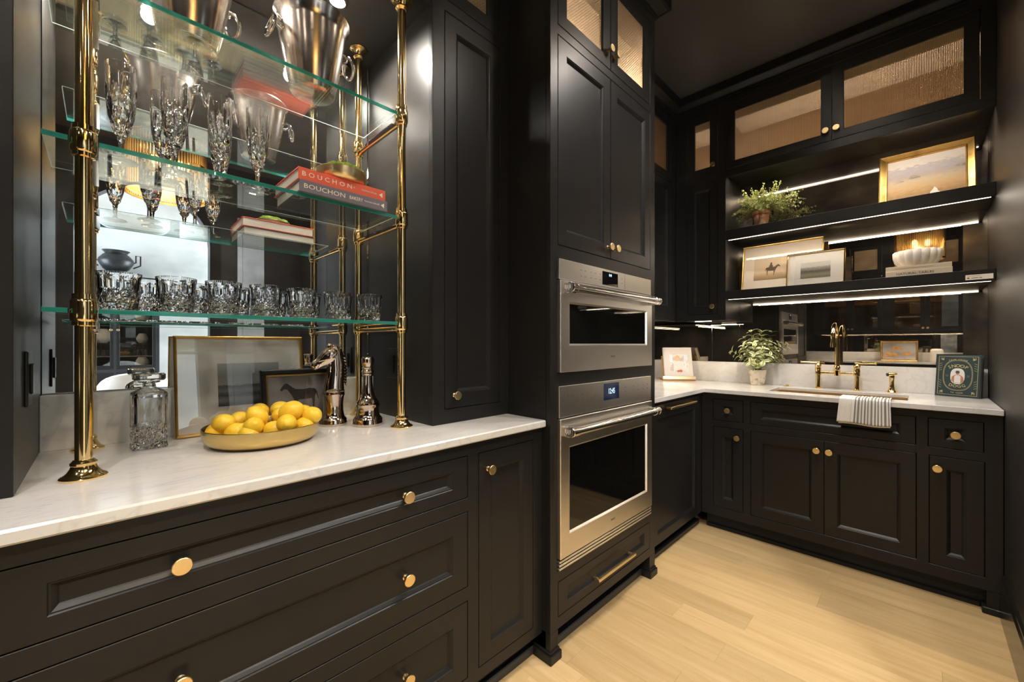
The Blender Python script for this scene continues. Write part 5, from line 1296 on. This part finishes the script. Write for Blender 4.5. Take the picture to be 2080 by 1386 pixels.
# far room: black hutch with urn and white ware, white chairs
hu = thing('china_hutch', 'black glazed china hutch against the far room wall', 'cabinet', (4.8, .2, 0)); Mh = FR(4.62)
face(hu, Mh, (-.60, 0, .35, 2.12), [(-.56, .85, -.135, 2.02), (-.115, .85, .31, 2.02), (-.56, .08, -.135, .80), (-.115, .08, .31, .80)], m=M_HUTCH)
b = MB(); b.box(4.98, -.35, 0, 4.995, .60, 2.12); b.box(4.642, -.35, 0, 4.98, -.335, 2.12); b.box(4.642, .585, 0, 4.98, .60, 2.12); b.box(4.60, -.38, 2.121, 4.995, .63, 2.17)
for z in (.82, 1.2, 1.55): b.box(4.65, -.335, z, 4.98, .585, z+.018)
b.build('carcass', M_HUTCH, hu)
for a, c_ in ((-.56, -.135), (-.115, .31)):
    o = hole_door(hu, Mh, a, .85, c_, 2.02, (a+.04, .90, c_-.04, 1.97), insert='glass'); knob(o, Mh, (a+.03) if a > -.3 else c_-.02, 1.4)
    o = panel_door(hu, Mh, a, .08, c_, .80)
ur = thing('black_urn', 'matt black urn with angular handles on top of the hutch', 'urn', (4.8, .14, 2.171)); c = (4.8, .14, 2.171)
MB().lathe([(0, 0), (.07, 0), (.075, .02), (.06, .04), (.14, .11), (.19, .20), (.185, .25), (.14, .31), (.115, .33), (.14, .36), (.15, .37), (.12, .37), (.1, .33), (0, .3)], 40, c).build('body', M_HUTCH, ur)
b = MB()
for s_ in (-1, 1):
    b.tube([(4.8, .14+s_*.15, 2.37), (4.8, .14+s_*.21, 2.40), (4.8, .14+s_*.21, 2.50), (4.8, .14+s_*.26, 2.50), (4.8, .14+s_*.26, 2.36), (4.8, .14+s_*.18, 2.31)], .010, 8)
b.build('handle', M_HUTCH, ur)
for y, z, lab, r in ((.42, .839, 'white ribbed vase on the hutch bottom shelf', .085), (.42, 1.219, 'white round jar on the hutch middle shelf', .07), (-.05, 1.569, 'white tureen on the hutch upper shelf', .11), (.0, 1.219, 'white low bowl on the hutch middle shelf', .1)):
    t = thing('white_vase', lab, 'vase', (4.82, y, z), 'white ware in the hutch')
    MB().lathe([(0, 0), (r*.5, 0), (r*.9, r*.5), (r, r), (r*.7, r*1.7), (r*.5, r*2), (r*.45, r*2), (0, r*.3)], 28, (4.82, y, z)).build('body', M_CERAMIC, t)
def chair(x, y, rz, lab):
    t = thing('upholstered_chair', lab, 'chair', group='white chairs in the far room')
    b = MB(); b.box(-.26, -.26, .34, .26, .26, .48); b.build('seat', M_FABRIC, t, bevel=.04)
    b = MB(); vs = []
    P = []
    for i in range(17):
        a = -pi*.08+pi*1.16*i/16; P.append((.30*cos(a), .26*sin(a)+.02))
    vs = []; fs = []
    for i, (px, py) in enumerate(P):
        h = .62+.28*sin(pi*i/16)**.6; k = 1-.22
        vs += [(px, py, .36), (px, py, h), (px*k, py*k, h), (px*k, py*k, .36)]
    for i in range(16):
        a = i*4
        for j in range(4): fs.append((a+j, a+(j+1) % 4, a+4+(j+1) % 4, a+4+j))
    fs += [(0, 1, 2, 3), (67, 66, 65, 64)]; b.add(vs, fs, True); b.build('backrest', M_FABRIC, t, bevel=.015)
    for sx in (-1, 1):
        for sy in (-1, 1): MB().cyl((sx*.2, sy*.2, 0), (sx*.19, sy*.19, .345), .014, .02, 10).build('leg', M_HUTCH, t)
    t.location = (x, y, 0); t.rotation_euler = (0, 0, rz); return t
chair(2.75, .25, pi/2, 'white upholstered armchair nearest the arch, seen in the mirror')
chair(3.3, 1.0, pi/2+.3, 'white upholstered armchair further right beyond the arch')
